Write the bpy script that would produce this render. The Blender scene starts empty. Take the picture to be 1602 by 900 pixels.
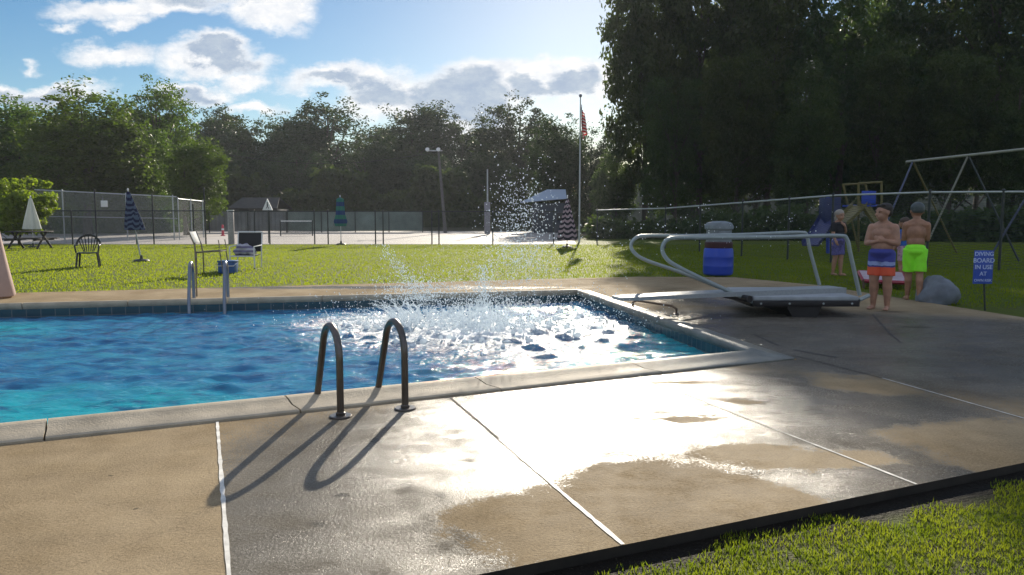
import bpy, bmesh, math, random
import numpy as np
from mathutils import Vector, Matrix
R = math.radians
rnd = random.Random(7)
C = bpy.context.scene.collection
sc = bpy.context.scene

# ---------------------------------------------------------------- camera, sky, sun, exposure
CAM_H, FPX, PITCH = 1.45, 1187.0, math.atan((450-335)/1187.0)
cam = bpy.data.cameras.new('camera'); camo = bpy.data.objects.new('camera', cam); C.objects.link(camo)
camo.location = (0, 0, CAM_H); camo.rotation_euler = (math.pi/2-PITCH, 0, 0)
cam.sensor_width = 36; cam.lens = 36*FPX/1602; cam.clip_end = 2000
sc.camera = camo
sc.view_settings.view_transform = 'Standard'; sc.view_settings.look = 'None'
sc.view_settings.exposure = 0.74; sc.view_settings.gamma = 1; sc.view_settings.use_curve_mapping = False
sc.cycles.max_bounces = 8; sc.cycles.transparent_max_bounces = 24
sc.cycles.sample_clamp_indirect = 6
SUN_EL, SUN_AZ = R(19.9), R(6.0)          # azimuth from +Y towards +X
sd = Vector((math.sin(SUN_AZ)*math.cos(SUN_EL), math.cos(SUN_AZ)*math.cos(SUN_EL), math.sin(SUN_EL)))
sl = bpy.data.lights.new('sun', 'SUN'); so = bpy.data.objects.new('sun', sl); C.objects.link(so)
sl.energy = 5.0; sl.angle = R(0.5); sl.color = (1, .90, .74)
so.rotation_euler = sd.to_track_quat('Z', 'Y').to_euler(); so.location = (0, 0, 40)

def pix_dir(px, py):
    c = Vector(((px-801)/FPX, -(py-450)/FPX, -1))
    return camo.rotation_euler.to_matrix() @ c
def G(px, py, z=0.0):                      # point of the horizontal plane at height z seen at a pixel
    d = pix_dir(px, py); t = (z-CAM_H)/d.z
    return Vector((d.x*t, d.y*t, z))
def D(px, py, y):                          # point at distance y seen at a pixel
    d = pix_dir(px, py); t = y/d.y
    return Vector((d.x*t, y, CAM_H+d.z*t))

world = bpy.data.worlds.new('World'); sc.world = world; world.use_nodes = True
wt = world.node_tree; wt.nodes.clear()
def N(t, typ, **kw):
    n = t.nodes.new(typ)
    for k, v in kw.items():
        if k.startswith('i_'): n.inputs[k[2:].replace('_', ' ')].default_value = v
        else: setattr(n, k, v)
    return n
def M(t, op, a, b=None, c=None, clamp=False):
    n = t.nodes.new('ShaderNodeMath'); n.operation = op; n.use_clamp = clamp
    for i, v in enumerate((a, b, c)):
        if v is None: continue
        if isinstance(v, (int, float)): n.inputs[i].default_value = v
        else: t.links.new(v, n.inputs[i])
    return n.outputs[0]
def V(t, op, a, b=None, scale=None):
    n = t.nodes.new('ShaderNodeVectorMath'); n.operation = op
    for i, v in enumerate((a, b)):
        if v is None: continue
        if isinstance(v, (tuple, list, Vector)): n.inputs[i].default_value = tuple(v)
        else: t.links.new(v, n.inputs[i])
    if scale is not None: n.inputs['Scale'].default_value = scale
    return n.outputs['Value'] if op in ('LENGTH', 'DOT_PRODUCT') else n.outputs[0]
def MR(t, x, a, b, c=0.0, d=1.0, smooth=True):
    n = t.nodes.new('ShaderNodeMapRange'); n.interpolation_type = 'SMOOTHSTEP' if smooth else 'LINEAR'
    t.links.new(x, n.inputs[0])
    for i, v in enumerate((a, b, c, d)): n.inputs[i+1].default_value = v
    return n.outputs[0]
def MIX(t, f, a, b):
    n = t.nodes.new('ShaderNodeMix'); n.data_type = 'RGBA'
    for s, v in ((n.inputs[0], f), (n.inputs[6], a), (n.inputs[7], b)):
        if isinstance(v, (int, float)): s.default_value = v
        elif isinstance(v, (tuple, list)): s.default_value = tuple(v)+(1,) if len(v) == 3 else v
        else: t.links.new(v, s)
    return n.outputs[2]
def NOISE(t, vec, scale, detail=4, rough=.55, dist=0.0):
    n = t.nodes.new('ShaderNodeTexNoise'); n.inputs['Scale'].default_value = scale
    n.inputs['Detail'].default_value = detail; n.inputs['Roughness'].default_value = rough
    n.inputs['Distortion'].default_value = dist
    if vec is not None: t.links.new(vec, n.inputs['Vector'])
    return n
def ellipses(t, uv, items):
    """max over soft ellipses; item = (u, v, ru, rv, amount) in the plane of uv"""
    acc = None
    for (u, v, ru, rv, am) in items:
        d = V(t, 'SUBTRACT', uv, (u, v, 0)); d = V(t, 'MULTIPLY', d, (1/ru, 1/rv, 0))
        l = V(t, 'LENGTH', d); f = M(t, 'MULTIPLY', M(t, 'SUBTRACT', 1.0, l), am)
        acc = f if acc is None else M(t, 'MAXIMUM', acc, f)
    return acc
sky = N(wt, 'ShaderNodeTexSky', sky_type='NISHITA', sun_disc=False, sun_elevation=SUN_EL, sun_rotation=SUN_AZ)
sky.air_density = 1.0; sky.dust_density = 0.25; sky.ozone_density = 2.2; sky.altitude = 200
tc = N(wt, 'ShaderNodeTexCoord')
sep = N(wt, 'ShaderNodeSeparateXYZ'); wt.links.new(tc.outputs['Generated'], sep.inputs[0])
ysafe = M(wt, 'MAXIMUM', sep.outputs[1], 0.05)
cu = M(wt, 'DIVIDE', sep.outputs[0], ysafe); cv = M(wt, 'DIVIDE', sep.outputs[2], ysafe)
cmb = N(wt, 'ShaderNodeCombineXYZ'); wt.links.new(cu, cmb.inputs[0]); wt.links.new(cv, cmb.inputs[1])
st = V(wt, 'MULTIPLY', cmb.outputs[0], (1, 1.7, 0))
n1 = NOISE(wt, st, 8, 8, .62)
wob = V(wt, 'SCALE', V(wt, 'SUBTRACT', n1.outputs['Color'], (.5, .5, .5)), scale=.10)
uvw = V(wt, 'ADD', cmb.outputs[0], wob)
def sky_el(l):
    out = []
    for (px, py, rx, ry, am) in l:
        d = pix_dir(px, py); out.append((d.x/d.y, d.z/d.y, rx/FPX, ry/FPX, am))
    return out
clouds = sky_el([(240, 2, 190, 28, 1), (420, 8, 95, 42, 1.1), (205, 26, 50, 17, .8), (108, 32, 36, 11, .6),
    (175, 82, 95, 28, .9), (330, 88, 120, 34, 1.1), (385, 118, 60, 26, .9), (42, 92, 24, 12, .6),
    (60, 140, 170, 22, 1), (305, 142, 95, 26, 1), (400, 170, 70, 20, .9), (540, 118, 130, 32, 1.1),
    (610, 150, 110, 60, 1.2), (720, 165, 130, 75, 1.3), (790, 128, 190, 46, 1.2), (890, 118, 140, 44, 1.2),
    (-150, 60, 120, 40, 1), (1300, 100, 260, 70, 1)])
cf = ellipses(wt, uvw, clouds)
n2 = NOISE(wt, st, 15, 12, .68)
dens = M(wt, 'ADD', cf, M(wt, 'MULTIPLY', M(wt, 'SUBTRACT', n2.outputs[0], .5), 1.1))
alpha = MR(wt, dens, 0.02, 0.62)
grey = ellipses(wt, uvw, sky_el([(330, -8, 110, 22, 1), (325, 84, 60, 16, 1), (370, 92, 45, 18, 1), (590, 140, 80, 28, 1.1),
    (715, 150, 90, 45, 1.6), (765, 180, 70, 30, 1.2), (835, 140, 60, 22, 1), (895, 128, 52, 30, 1.4), (60, 146, 110, 14, 1), (295, 148, 60, 18, 1.1), (520, 120, 70, 14, .8)]))
gm = M(wt, 'MULTIPLY', MR(wt, M(wt, 'ADD', grey, M(wt, 'MULTIPLY', M(wt, 'SUBTRACT', n2.outputs[0], .5), .8)), 0.0, 0.5), MR(wt, dens, .3, .7))
tx = MR(wt, NOISE(wt, st, 26, 8, .7).outputs[0], .3, .7)
ccol = MIX(wt, gm, MIX(wt, tx, (3.5, 3.65, 3.9), (4.9, 4.75, 4.6)), MIX(wt, tx, (1.55, 1.95, 2.6), (2.3, 2.6, 3.0)))
hs = N(wt, 'ShaderNodeHueSaturation', i_Saturation=1.38, i_Value=.40); wt.links.new(sky.outputs[0], hs.inputs['Color'])
skyc = MIX(wt, M(wt, 'MULTIPLY', alpha, .93), hs.outputs[0], ccol)
# unseen bright clouds added overhead and behind the viewer to fill the shade
n3 = NOISE(wt, tc.outputs['Generated'], 3.2, 7, .6)
cover = M(wt, 'MULTIPLY', MR(wt, n3.outputs[0], .40, .56), MR(wt, M(wt, 'SUBTRACT', sep.outputs[1], M(wt, 'MULTIPLY', sep.outputs[2], .9)), .35, .05))
cover = M(wt, 'MULTIPLY', cover, MR(wt, sep.outputs[2], 0, .06))
skyc = MIX(wt, cover, skyc, (2.7, 2.95, 3.5))
bg = N(wt, 'ShaderNodeBackground', i_Strength=0.14); wt.links.new(skyc, bg.inputs[0])
wo = N(wt, 'ShaderNodeOutputWorld'); wt.links.new(bg.outputs[0], wo.inputs[0])

# ---------------------------------------------------------------- materials
def newmat(name):
    m = bpy.data.materials.new(name); m.use_nodes = True; t = m.node_tree
    return m, t, t.nodes['Principled BSDF'], t.nodes['Material Output']
def mat(name, col, rough=.6, metal=0.0, var=.25, scale=8.0, bump=0.0, bscale=60.0, spec=.5, transl=0.0):
    m, t, p, out = newmat(name)
    co = N(t, 'ShaderNodeTexCoord').outputs['Object']
    nz = NOISE(t, co, scale, 5, .6)
    k = MR(t, nz.outputs[0], .25, .75, 1-var, 1+var, False)
    t.links.new(V(t, 'MULTIPLY', MIX(t, 0.0, col, col), None) if False else _scale(t, col, k), p.inputs['Base Color'])
    p.inputs['Roughness'].default_value = rough; p.inputs['Metallic'].default_value = metal
    p.inputs['Specular IOR Level'].default_value = spec
    if bump:
        b = N(t, 'ShaderNodeBump', i_Strength=bump, i_Distance=.01)
        t.links.new(NOISE(t, co, bscale, 3).outputs[0], b.inputs['Height']); t.links.new(b.outputs[0], p.inputs['Normal'])
    if transl:
        tr = N(t, 'ShaderNodeBsdfTranslucent'); tr.inputs[0].default_value = (*col, 1)
        mx = N(t, 'ShaderNodeMixShader'); mx.inputs[0].default_value = transl
        t.links.new(p.outputs[0], mx.inputs[1]); t.links.new(tr.outputs[0], mx.inputs[2]); t.links.new(mx.outputs[0], out.inputs[0])
    return m
def _scale(t, col, k):
    n = t.nodes.new('ShaderNodeVectorMath'); n.operation = 'SCALE'; n.inputs[0].default_value = col
    t.links.new(k, n.inputs['Scale']); return n.outputs[0]

def leafmat(name, c1, c2, transl, nscale=.5):
    m, t, p, out = newmat(name)
    ob = N(t, 'ShaderNodeTexCoord').outputs['Object']; oi = N(t, 'ShaderNodeObjectInfo')
    big = NOISE(t, ob, nscale, 3).outputs[0]; small = NOISE(t, ob, 6, 2).outputs[0]
    f = MR(t, M(t, 'ADD', M(t, 'MULTIPLY', big, .6), M(t, 'MULTIPLY', small, .4)), .36, .64)
    c = MIX(t, f, c1, c2)
    hv = N(t, 'ShaderNodeHueSaturation'); t.links.new(c, hv.inputs['Color'])
    t.links.new(MR(t, oi.outputs['Random'], 0, 1, .47, .525, False), hv.inputs['Hue'])
    t.links.new(MR(t, oi.outputs['Random'], 0, 1, .8, 1.2, False), hv.inputs['Value'])
    c = hv.outputs[0]
    t.links.new(c, p.inputs['Base Color']); p.inputs['Roughness'].default_value = .55
    p.inputs['Specular IOR Level'].default_value = .25
    tr = N(t, 'ShaderNodeBsdfTranslucent'); c2_ = MIX(t, .35, c, tuple(min(1, v*2) for v in (c2[0]*1.1, c2[1]*1.1, c2[2]*.4)))
    t.links.new(c2_, tr.inputs[0])
    mx = N(t, 'ShaderNodeMixShader'); mx.inputs[0].default_value = transl
    t.links.new(p.outputs[0], mx.inputs[1]); t.links.new(tr.outputs[0], mx.inputs[2]); t.links.new(mx.outputs[0], out.inputs[0])
    return m

# ---------------------------------------------------------------- mesh helpers
class MB:
    def __init__(s): s.v = []; s.f = []; s.n = 0; s.mi = []
    def add(s, v, f, mi=0):
        s.v.extend([tuple(p) for p in v]); s.f.extend([tuple(i+s.n for i in q) for q in f]); s.mi.extend([mi]*len(f)); s.n += len(v); return s
    def box(s, c, size, rz=0, rx=0, ry=0, mi=0, bev=0.0):
        m = Matrix.Rotation(rz, 3, 'Z') @ Matrix.Rotation(ry, 3, 'Y') @ Matrix.Rotation(rx, 3, 'X')
        bm = bmesh.new(); bmesh.ops.create_cube(bm, size=1)
        for v in bm.verts: v.co = Vector((v.co.x*size[0], v.co.y*size[1], v.co.z*size[2]))
        if bev: bmesh.ops.bevel(bm, geom=bm.edges[:], offset=min(bev, min(size)*.4), segments=2, profile=.5, affect='EDGES')
        bm.verts.index_update()
        s.add([m @ v.co + Vector(c) for v in bm.verts], [[v.index for v in f.verts] for f in bm.faces], mi); bm.free(); return s
    def tube(s, pts, r, seg=8, mi=0, flat=1.0):
        pts = [Vector(p) for p in pts]; rs = r if isinstance(r, (list, tuple)) else [r]*len(pts)
        rings = []; up = None
        for i, p in enumerate(pts):
            a = pts[max(i-1, 0)]; b = pts[min(i+1, len(pts)-1)]; d = (b-a).normalized()
            if up is None: up = Vector((0, 0, 1)) if abs(d.z) < .9 else Vector((0, 1, 0))
            x = up.cross(d).normalized(); y = d.cross(x); up = y
            rings.append([p+(x*math.cos(q)+y*math.sin(q)*flat)*rs[i] for q in [2*math.pi*k/seg for k in range(seg)]])
        v = [q for g in rings for q in g]; f = []
        for i in range(len(pts)-1):
            for k in range(seg): f.append((i*seg+k, i*seg+(k+1) % seg, (i+1)*seg+(k+1) % seg, (i+1)*seg+k))
        f.append(tuple(range(seg-1, -1, -1))); f.append(tuple((len(pts)-1)*seg+k for k in range(seg)))
        return s.add(v, f, mi)
    def lathe(s, prof, c, seg=24, mi=0, wave=0, wn=8, tilt=None):
        v = []; f = []; n = len(prof); c = Vector(c)
        for k in range(seg):
            a = 2*math.pi*k/seg; w = 1+wave*math.cos(wn*a)
            for (r, z) in prof:
                p = Vector((r*w*math.cos(a), r*w*math.sin(a), z))
                if tilt is not None: p = tilt @ p
                v.append(p+c)
        for k in range(seg):
            for i in range(n-1): f.append((k*n+i, ((k+1) % seg)*n+i, ((k+1) % seg)*n+i+1, k*n+i+1))
        return s.add(v, f, mi)
    def ell(s, c, r, seg=16, rings=10, m=None):
        v = []; f = []; c = Vector(c); r = (r, r, r) if isinstance(r, (int, float)) else r
        def P(p): p = Vector(p); return (m @ p if m else p)+c
        v.append(P((0, 0, r[2])))
        for i in range(1, rings):
            t = math.pi*i/rings
            for k in range(seg):
                a = 2*math.pi*k/seg; v.append(P((r[0]*math.sin(t)*math.cos(a), r[1]*math.sin(t)*math.sin(a), r[2]*math.cos(t))))
        v.append(P((0, 0, -r[2])))
        for k in range(seg): f.append((0, 1+k, 1+(k+1) % seg))
        for i in range(rings-2):
            for k in range(seg): a = 1+i*seg; f.append((a+k, a+seg+k, a+seg+(k+1) % seg, a+(k+1) % seg))
        L = len(v)-1; a = 1+(rings-2)*seg
        for k in range(seg): f.append((a+k, L, a+(k+1) % seg))
        return s.add(v, f)
    def cap(s, p0, r0, p1, r1, seg=14):
        p0, p1 = Vector(p0), Vector(p1)
        s.ell(p0, r0, seg, 8); s.ell(p1, r1, seg, 8)
        if (p1-p0).length > 1e-4: s.tube([p0, p1], [r0, r1], seg)
        return s
    def prism(s, poly, z0, z1, mi=0):
        n = len(poly); v = [(p[0], p[1], z0) for p in poly]+[(p[0], p[1], z1) for p in poly]
        return s.add(v, [tuple(range(n-1, -1, -1)), tuple(range(n, 2*n))]+[(i, (i+1) % n, n+(i+1) % n, n+i) for i in range(n)], mi)
    def build(s, name, m, parent=None, smooth=True, angle=40):
        me = bpy.data.meshes.new(name); off = parent_loc(parent)
        me.from_pydata([tuple(Vector(p)-off) for p in s.v], [], s.f)
        ms = m if isinstance(m, (list, tuple)) else [m]
        for q in ms: me.materials.append(q)
        me.polygons.foreach_set('material_index', s.mi)
        if smooth:
            me.polygons.foreach_set('use_smooth', [True]*len(me.polygons)); me.set_sharp_from_angle(angle=R(angle))
        me.update(); o = bpy.data.objects.new(name, me); C.objects.link(o); o.parent = parent
        return o
def parent_loc(p):
    v = Vector((0, 0, 0))
    while p is not None: v += p.location; p = p.parent
    return v
def npmesh(name, verts, nper, m, parent=None, smooth=False, loc=None):
    """verts (k*nper,3) numpy, every nper verts one face"""
    k = len(verts)//nper; me = bpy.data.meshes.new(name)
    me.vertices.add(len(verts)); me.vertices.foreach_set('co', np.asarray(verts, 'f').ravel())
    me.loops.add(len(verts)); me.loops.foreach_set('vertex_index', np.arange(len(verts), dtype='i'))
    me.polygons.add(k); me.polygons.foreach_set('loop_start', np.arange(0, len(verts), nper, dtype='i'))
    me.update(calc_edges=True); me.materials.append(m)
    o = bpy.data.objects.new(name, me); C.objects.link(o); o.parent = parent
    if loc: o.location = loc
    return o
def tag(o, label=None, cat=None, group=None, kind=None):
    for k, v in (('label', label), ('category', cat), ('group', group), ('kind', kind)):
        if v: o[k] = v
    return o
def thing(name, loc, label, cat, group=None):
    o = bpy.data.objects.new(name, None); C.objects.link(o); o.location = loc; o.empty_display_size = .2
    return tag(o, label, cat, group)
def struct(o): o['kind'] = 'structure'; return o
def arc(c, r, a0, a1, n, ax, ay):
    return [Vector(c)+Vector(ax)*r*math.cos(a0+(a1-a0)*i/n)+Vector(ay)*r*math.sin(a0+(a1-a0)*i/n) for i in range(n+1)]

# shared materials
m_steel = mat('brushed_steel', (.55, .55, .53), .22, 1.0, .12, 20, .1, 80)
m_steel_far = mat('pale_steel', (.20, .22, .27), .35, .8, .1, 14)
m_galv = mat('galvanised_pipe', (.42, .45, .46), .45, .6, .15, 14)
m_rail = mat('weathered_rail', (.45, .48, .46), .5, .35, .15, 10)
m_darkpost = mat('dark_green_post', (.02, .028, .025), .5, 0, .2)
m_black = mat('black_plastic', (.008, .008, .009), .4, 0, .2)
m_white = mat('white_paint', (.75, .75, .74), .5, 0, .08)
m_wood = mat('weathered_wood', (.13, .085, .055), .8, 0, .3, 6, .3, 30)
m_bark = mat('bark', (.07, .055, .042), .9, 0, .4, 3, .8, 12)
m_blue = mat('blue_plastic', (.012, .055, .42), .38, 0, .12, 5)
m_skin = mat('skin', (.38, .20, .13), .5, 0, .3, 9, 0, 60)
m_skin2 = mat('tanned_skin', (.34, .17, .10), .45, 0, .35, 9)
m_hair = mat('dark_hair', (.02, .014, .010), .6, 0, .3, 40, .5, 120)

# ---------------------------------------------------------------- pool, deck
def line_x(p, q, r, s):
    d1 = q-p; d2 = s-r; den = d1.x*d2.y-d1.y*d2.x; t = ((r.x-p.x)*d2.y-(r.y-p.y)*d2.x)/den
    return Vector((p.x+d1.x*t, p.y+d1.y*t, 0))
def at_x(p, q, x): t = (x-p.x)/(q.x-p.x); return Vector((x, p.y+(q.y-p.y)*t, 0))
NRi, FRi = G(1176, 557), G(903, 459)
NLi = at_x(G(0, 677), NRi, -13.0); FLi = at_x(G(0, 482), FRi, -15.0)
pool = [NLi, NRi, FRi, FLi]                # counter-clockwise
def offset(poly, d):
    n = len(poly); L = []
    for i in range(n):
        a, b = poly[i], poly[(i+1) % n]; e = (b-a).normalized(); nn = Vector((e.y, -e.x, 0)); L.append((a+nn*d, b+nn*d))
    return [line_x(*L[i-1], *L[i]) for i in range(n)]
CW = .34
pool_out = offset(pool, CW)
# deck surface material
def deck_material():
    m, t, p, out = newmat('aggregate_concrete')
    pos = N(t, 'ShaderNodeNewGeometry').outputs['Position']
    big = NOISE(t, pos, .9, 5, .6); mid = NOISE(t, pos, 5, 5, .6); fine = NOISE(t, pos, 140, 4, .75); sp = NOISE(t, pos, 62, 3, .75)
    k = M(t, 'ADD', M(t, 'MULTIPLY', big.outputs[0], .35), M(t, 'ADD', M(t, 'MULTIPLY', mid.outputs[0], .22), M(t, 'ADD', M(t, 'MULTIPLY', fine.outputs[0], .45), M(t, 'MULTIPLY', sp.outputs[0], .5))))
    k = MR(t, k, .50, .95, .42, 1.45, False)
    col = MIX(t, MR(t, big.outputs[0], .3, .7), (.27, .205, .125), (.32, .25, .16))
    st = MR(t, NOISE(t, pos, 2.6, 6, .7).outputs[0], .60, .75)
    col = MIX(t, M(t, 'MULTIPLY', st, .35), col, (.19, .145, .10))
    sc1 = N(t, 'ShaderNodeVectorMath', operation='SCALE'); t.links.new(col, sc1.inputs[0]); t.links.new(k, sc1.inputs['Scale'])
    # wetness and painted shade: dry everywhere but in a puddled zone, with dry islands in it
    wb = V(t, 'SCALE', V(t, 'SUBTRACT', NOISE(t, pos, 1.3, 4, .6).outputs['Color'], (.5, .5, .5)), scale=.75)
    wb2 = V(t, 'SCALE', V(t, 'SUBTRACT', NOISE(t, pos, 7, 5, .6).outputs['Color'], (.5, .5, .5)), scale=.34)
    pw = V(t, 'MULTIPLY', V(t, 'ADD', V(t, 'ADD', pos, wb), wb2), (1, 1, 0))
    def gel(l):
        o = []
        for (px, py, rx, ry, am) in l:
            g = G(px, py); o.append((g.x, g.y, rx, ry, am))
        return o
    wet_shade = ellipses(t, pw, gel([(520, 760, 1.0, 2.0, 1.0), (700, 720, 1.4, 1.9, 1.4), (880, 640, 1.5, 1.5, 1.4), (640, 880, 1.0, 1.2, 1.4),
        (1080, 620, 1.8, 1.4, 1.4), (1250, 640, 1.6, 1.2, 1.3), (1250, 520, 2.6, 2.6, 1.6), (1500, 540, 3.2, 3.0, 1.8), (1330, 740, 1.1, .55, 1.2), (1450, 700, .9, .5, 1.2), (1160, 470, 1.6, 1.2, .8), (560, 450, 4, .35, .8)]))  # wide right-hand ellipses also paint the right deck's blue-grey shade
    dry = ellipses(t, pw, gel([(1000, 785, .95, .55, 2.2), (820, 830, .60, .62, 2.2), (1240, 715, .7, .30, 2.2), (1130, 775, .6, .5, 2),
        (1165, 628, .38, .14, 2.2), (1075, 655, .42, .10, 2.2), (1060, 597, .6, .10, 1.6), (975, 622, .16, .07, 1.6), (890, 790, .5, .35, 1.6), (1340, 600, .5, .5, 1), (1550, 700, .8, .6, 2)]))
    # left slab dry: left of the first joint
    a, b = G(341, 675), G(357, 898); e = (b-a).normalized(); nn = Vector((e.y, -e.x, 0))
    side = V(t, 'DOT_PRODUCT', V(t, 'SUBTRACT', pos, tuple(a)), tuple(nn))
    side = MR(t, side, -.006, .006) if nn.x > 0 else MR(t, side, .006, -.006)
    wv = M(t, 'SUBTRACT', M(t, 'ADD', wet_shade, M(t, 'MULTIPLY', M(t, 'SUBTRACT', mid.outputs[0], .5), .25)), M(t, 'MAXIMUM', dry, 0.0))
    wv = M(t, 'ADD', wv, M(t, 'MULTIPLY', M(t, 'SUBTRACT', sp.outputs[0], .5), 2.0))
    wet_shade = M(t, 'MULTIPLY', MR(t, wv, -.05, .30), side)
    pud = M(t, 'MULTIPLY', wet_shade, M(t, 'MULTIPLY', MR(t, wv, .2, .8), MR(t, NOISE(t, V(t, 'MULTIPLY', pos, (1, 1.8, 1)), 1.7, 6, .7).outputs[0], .42, .60)))
    dark = N(t, 'ShaderNodeVectorMath', operation='MULTIPLY'); t.links.new(sc1.outputs[0], dark.inputs[0]); dark.inputs[1].default_value = (.52, .60, .78)  # bluish darkening: wet concrete, and painted shade on the right deck
    fc = MIX(t, wet_shade, sc1.outputs[0], dark.outputs[0])
    spots = ellipses(t, V(t, 'MULTIPLY', V(t, 'ADD', pos, V(t, 'SCALE', V(t, 'SUBTRACT', mid.outputs['Color'], (.5, .5, .5)), scale=.12)), (1, 1, 0)),
        gel([(626, 700, .05, .10, 1), (632, 760, .045, .05, 1), (534, 776, .05, .05, 1), (618, 722, .04, .05, 1), (690, 775, .04, .05, 1), (590, 690, .05, .07, 1), (172, 745, .03, .02, 1), (210, 797, .02, .02, 1), (970, 625, .14, .05, 1), (1010, 700, .1, .04, .8), (500, 820, .08, .06, .7), (1430, 512, .3, .12, 1), (1395, 488, .3, .1, 1)]))
    fc = MIX(t, M(t, 'MULTIPLY', MR(t, spots, .0, .6), .6), fc, (.035, .032, .03))
    crk = N(t, 'ShaderNodeTexVoronoi', feature='DISTANCE_TO_EDGE'); crk.inputs['Scale'].default_value = .42; t.links.new(V(t, 'ADD', pos, V(t, 'SCALE', mid.outputs['Color'], scale=.35)), crk.inputs['Vector'])
    ck = M(t, 'MULTIPLY', M(t, 'LESS_THAN', crk.outputs[0], .0022), MR(t, big.outputs[0], .5, .56))
    fc = MIX(t, M(t, 'MULTIPLY', ck, .18), fc, (.06, .05, .04))
    t.links.new(fc, p.inputs['Base Color'])
    t.links.new(M(t, 'ADD', M(t, 'MULTIPLY', M(t, 'SUBTRACT', 1.0, wet_shade), .58), M(t, 'SUBTRACT', M(t, 'ADD', .25, M(t, 'MULTIPLY', M(t, 'SUBTRACT', sp.outputs[0], .5), .5)), M(t, 'MULTIPLY', pud, .08))), p.inputs['Roughness'])
    film = MR(t, ellipses(t, pw, [(G(1010, 650).x, G(1010, 650).y, 2.3, 2.6, 1)]), .0, .55)
    t.links.new(M(t, 'ADD', M(t, 'MULTIPLY', M(t, 'MULTIPLY', pud, M(t, 'ADD', M(t, 'MULTIPLY', film, .7), .3)), .22), M(t, 'MULTIPLY', MR(t, M(t, 'ADD', M(t, 'MULTIPLY', NOISE(t, pos, 2.4, 6, .75).outputs[0], .75), M(t, 'MULTIPLY', sp.outputs[0], .25)), .38, .62), M(t, 'ADD', M(t, 'MULTIPLY', film, .13), .03))), p.inputs['Specular IOR Level'])
    b1 = N(t, 'ShaderNodeBump', i_Distance=.006); t.links.new(M(t, 'ADD', M(t, 'MULTIPLY', fine.outputs[0], .6), sp.outputs[0]), b1.inputs['Height'])
    t.links.new(MR(t, wet_shade, 0, 1, .8, .62, False), b1.inputs['Strength'])
    t.links.new(b1.outputs[0], p.inputs['Normal'])
    return m
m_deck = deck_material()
nA, nB = G(740, 901), G(1602, 724)
rA, rB = G(1285, 447), G(1602, 497)
fA, fB = G(1000, 433), G(0, 459)
outer = [at_x(nA, nB, -16), line_x(nA, nB, rA, rB), rA, G(1150, 434), fA, at_x(fA, fB, -18)]
P = pool_out
b = MB()
top = [tuple(p) for p in outer+P]          # 0..5 outer, 6 NL 7 NR 8 FR 9 FL
b.add(top, [(0, 1, 7, 6), (1, 2, 3, 4, 8, 7), (4, 5, 9, 8), (5, 0, 6, 9)])
n = len(outer)
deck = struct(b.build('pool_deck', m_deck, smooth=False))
b = MB(); b.add([tuple(p) for p in outer]+[(p.x, p.y, -.16) for p in outer], [(i, i+n, (i+1) % n+n, (i+1) % n) for i in range(n)])
struct(b.build('deck_edge', mat('shade_dark_edge', (.02, .016, .012), .95, 0, .5, 6), smooth=False))  # slab side coloured near black to carry its own shade
# coping with a raised lip
m_cop = mat('coping_stone', (.44, .37, .27), .7, 0, .3, 4, .5, 90, .3)
prof = [(CW-.012, -.05), (CW-.012, .012), (CW-.03, .022), (.17, .030), (.09, .060), (.04, .072), (.005, .066), (-.018, .045), (-.022, .015), (-.012, -.012), (0, -.03)]
t = m_cop.node_tree; p = t.nodes['Principled BSDF']; src = p.inputs['Base Color'].links[0].from_socket; ps = N(t, 'ShaderNodeNewGeometry').outputs['Position']; sx_ = N(t, 'ShaderNodeSeparateXYZ'); t.links.new(ps, sx_.inputs[0])
wt_ = MR(t, M(t, 'ADD', sx_.outputs[0], M(t, 'MULTIPLY', NOISE(t, ps, 2.2, 5, .7).outputs[0], 2.2)), 1.9, 3.2)
dk = N(t, 'ShaderNodeVectorMath', operation='MULTIPLY'); t.links.new(src, dk.inputs[0]); dk.inputs[1].default_value = (.42, .50, .60)
t.links.new(MIX(t, wt_, src, dk.outputs[0]), p.inputs['Base Color']); t.links.new(MR(t, wt_, 0, 1, .7, .4, False), p.inputs['Roughness'])
b = MB(); rings = [offset(pool, d) for d, z in prof]
n = len(prof)
for s in range(4):
    e0, e1 = s, (s+1) % 4; L = (pool[e1]-pool[e0]).length; segs = max(1, round(L/1.52)); 
    for k in range(segs):
        g = .006/L
        t0, t1 = k/segs+(g if k else 0), (k+1)/segs-(g if k < segs-1 else 0)
        v = []
        for tt in (t0, t1):
            for i, (d, z) in enumerate(prof):
                p = rings[i][e0].lerp(rings[i][e1], tt); v.append((p.x, p.y, z))
        f = [(i, i+1, n+i+1, n+i) for i in range(n-1)]+[tuple(range(n)), tuple(range(2*n-1, n-1, -1))]
        b.add(v, f)
struct(b.build('pool_coping', m_cop, angle=55))
b = MB().add([(p.x, p.y, -.06) for p in offset(pool, CW+.03)]+[(p.x, p.y, -.06) for p in offset(pool, .01)], [(i, (i+1) % 4, 4+(i+1) % 4, 4+i) for i in range(4)])
struct(b.build('coping_bed', mat('dark_gap', (.03, .025, .02), .9), smooth=False))
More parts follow.
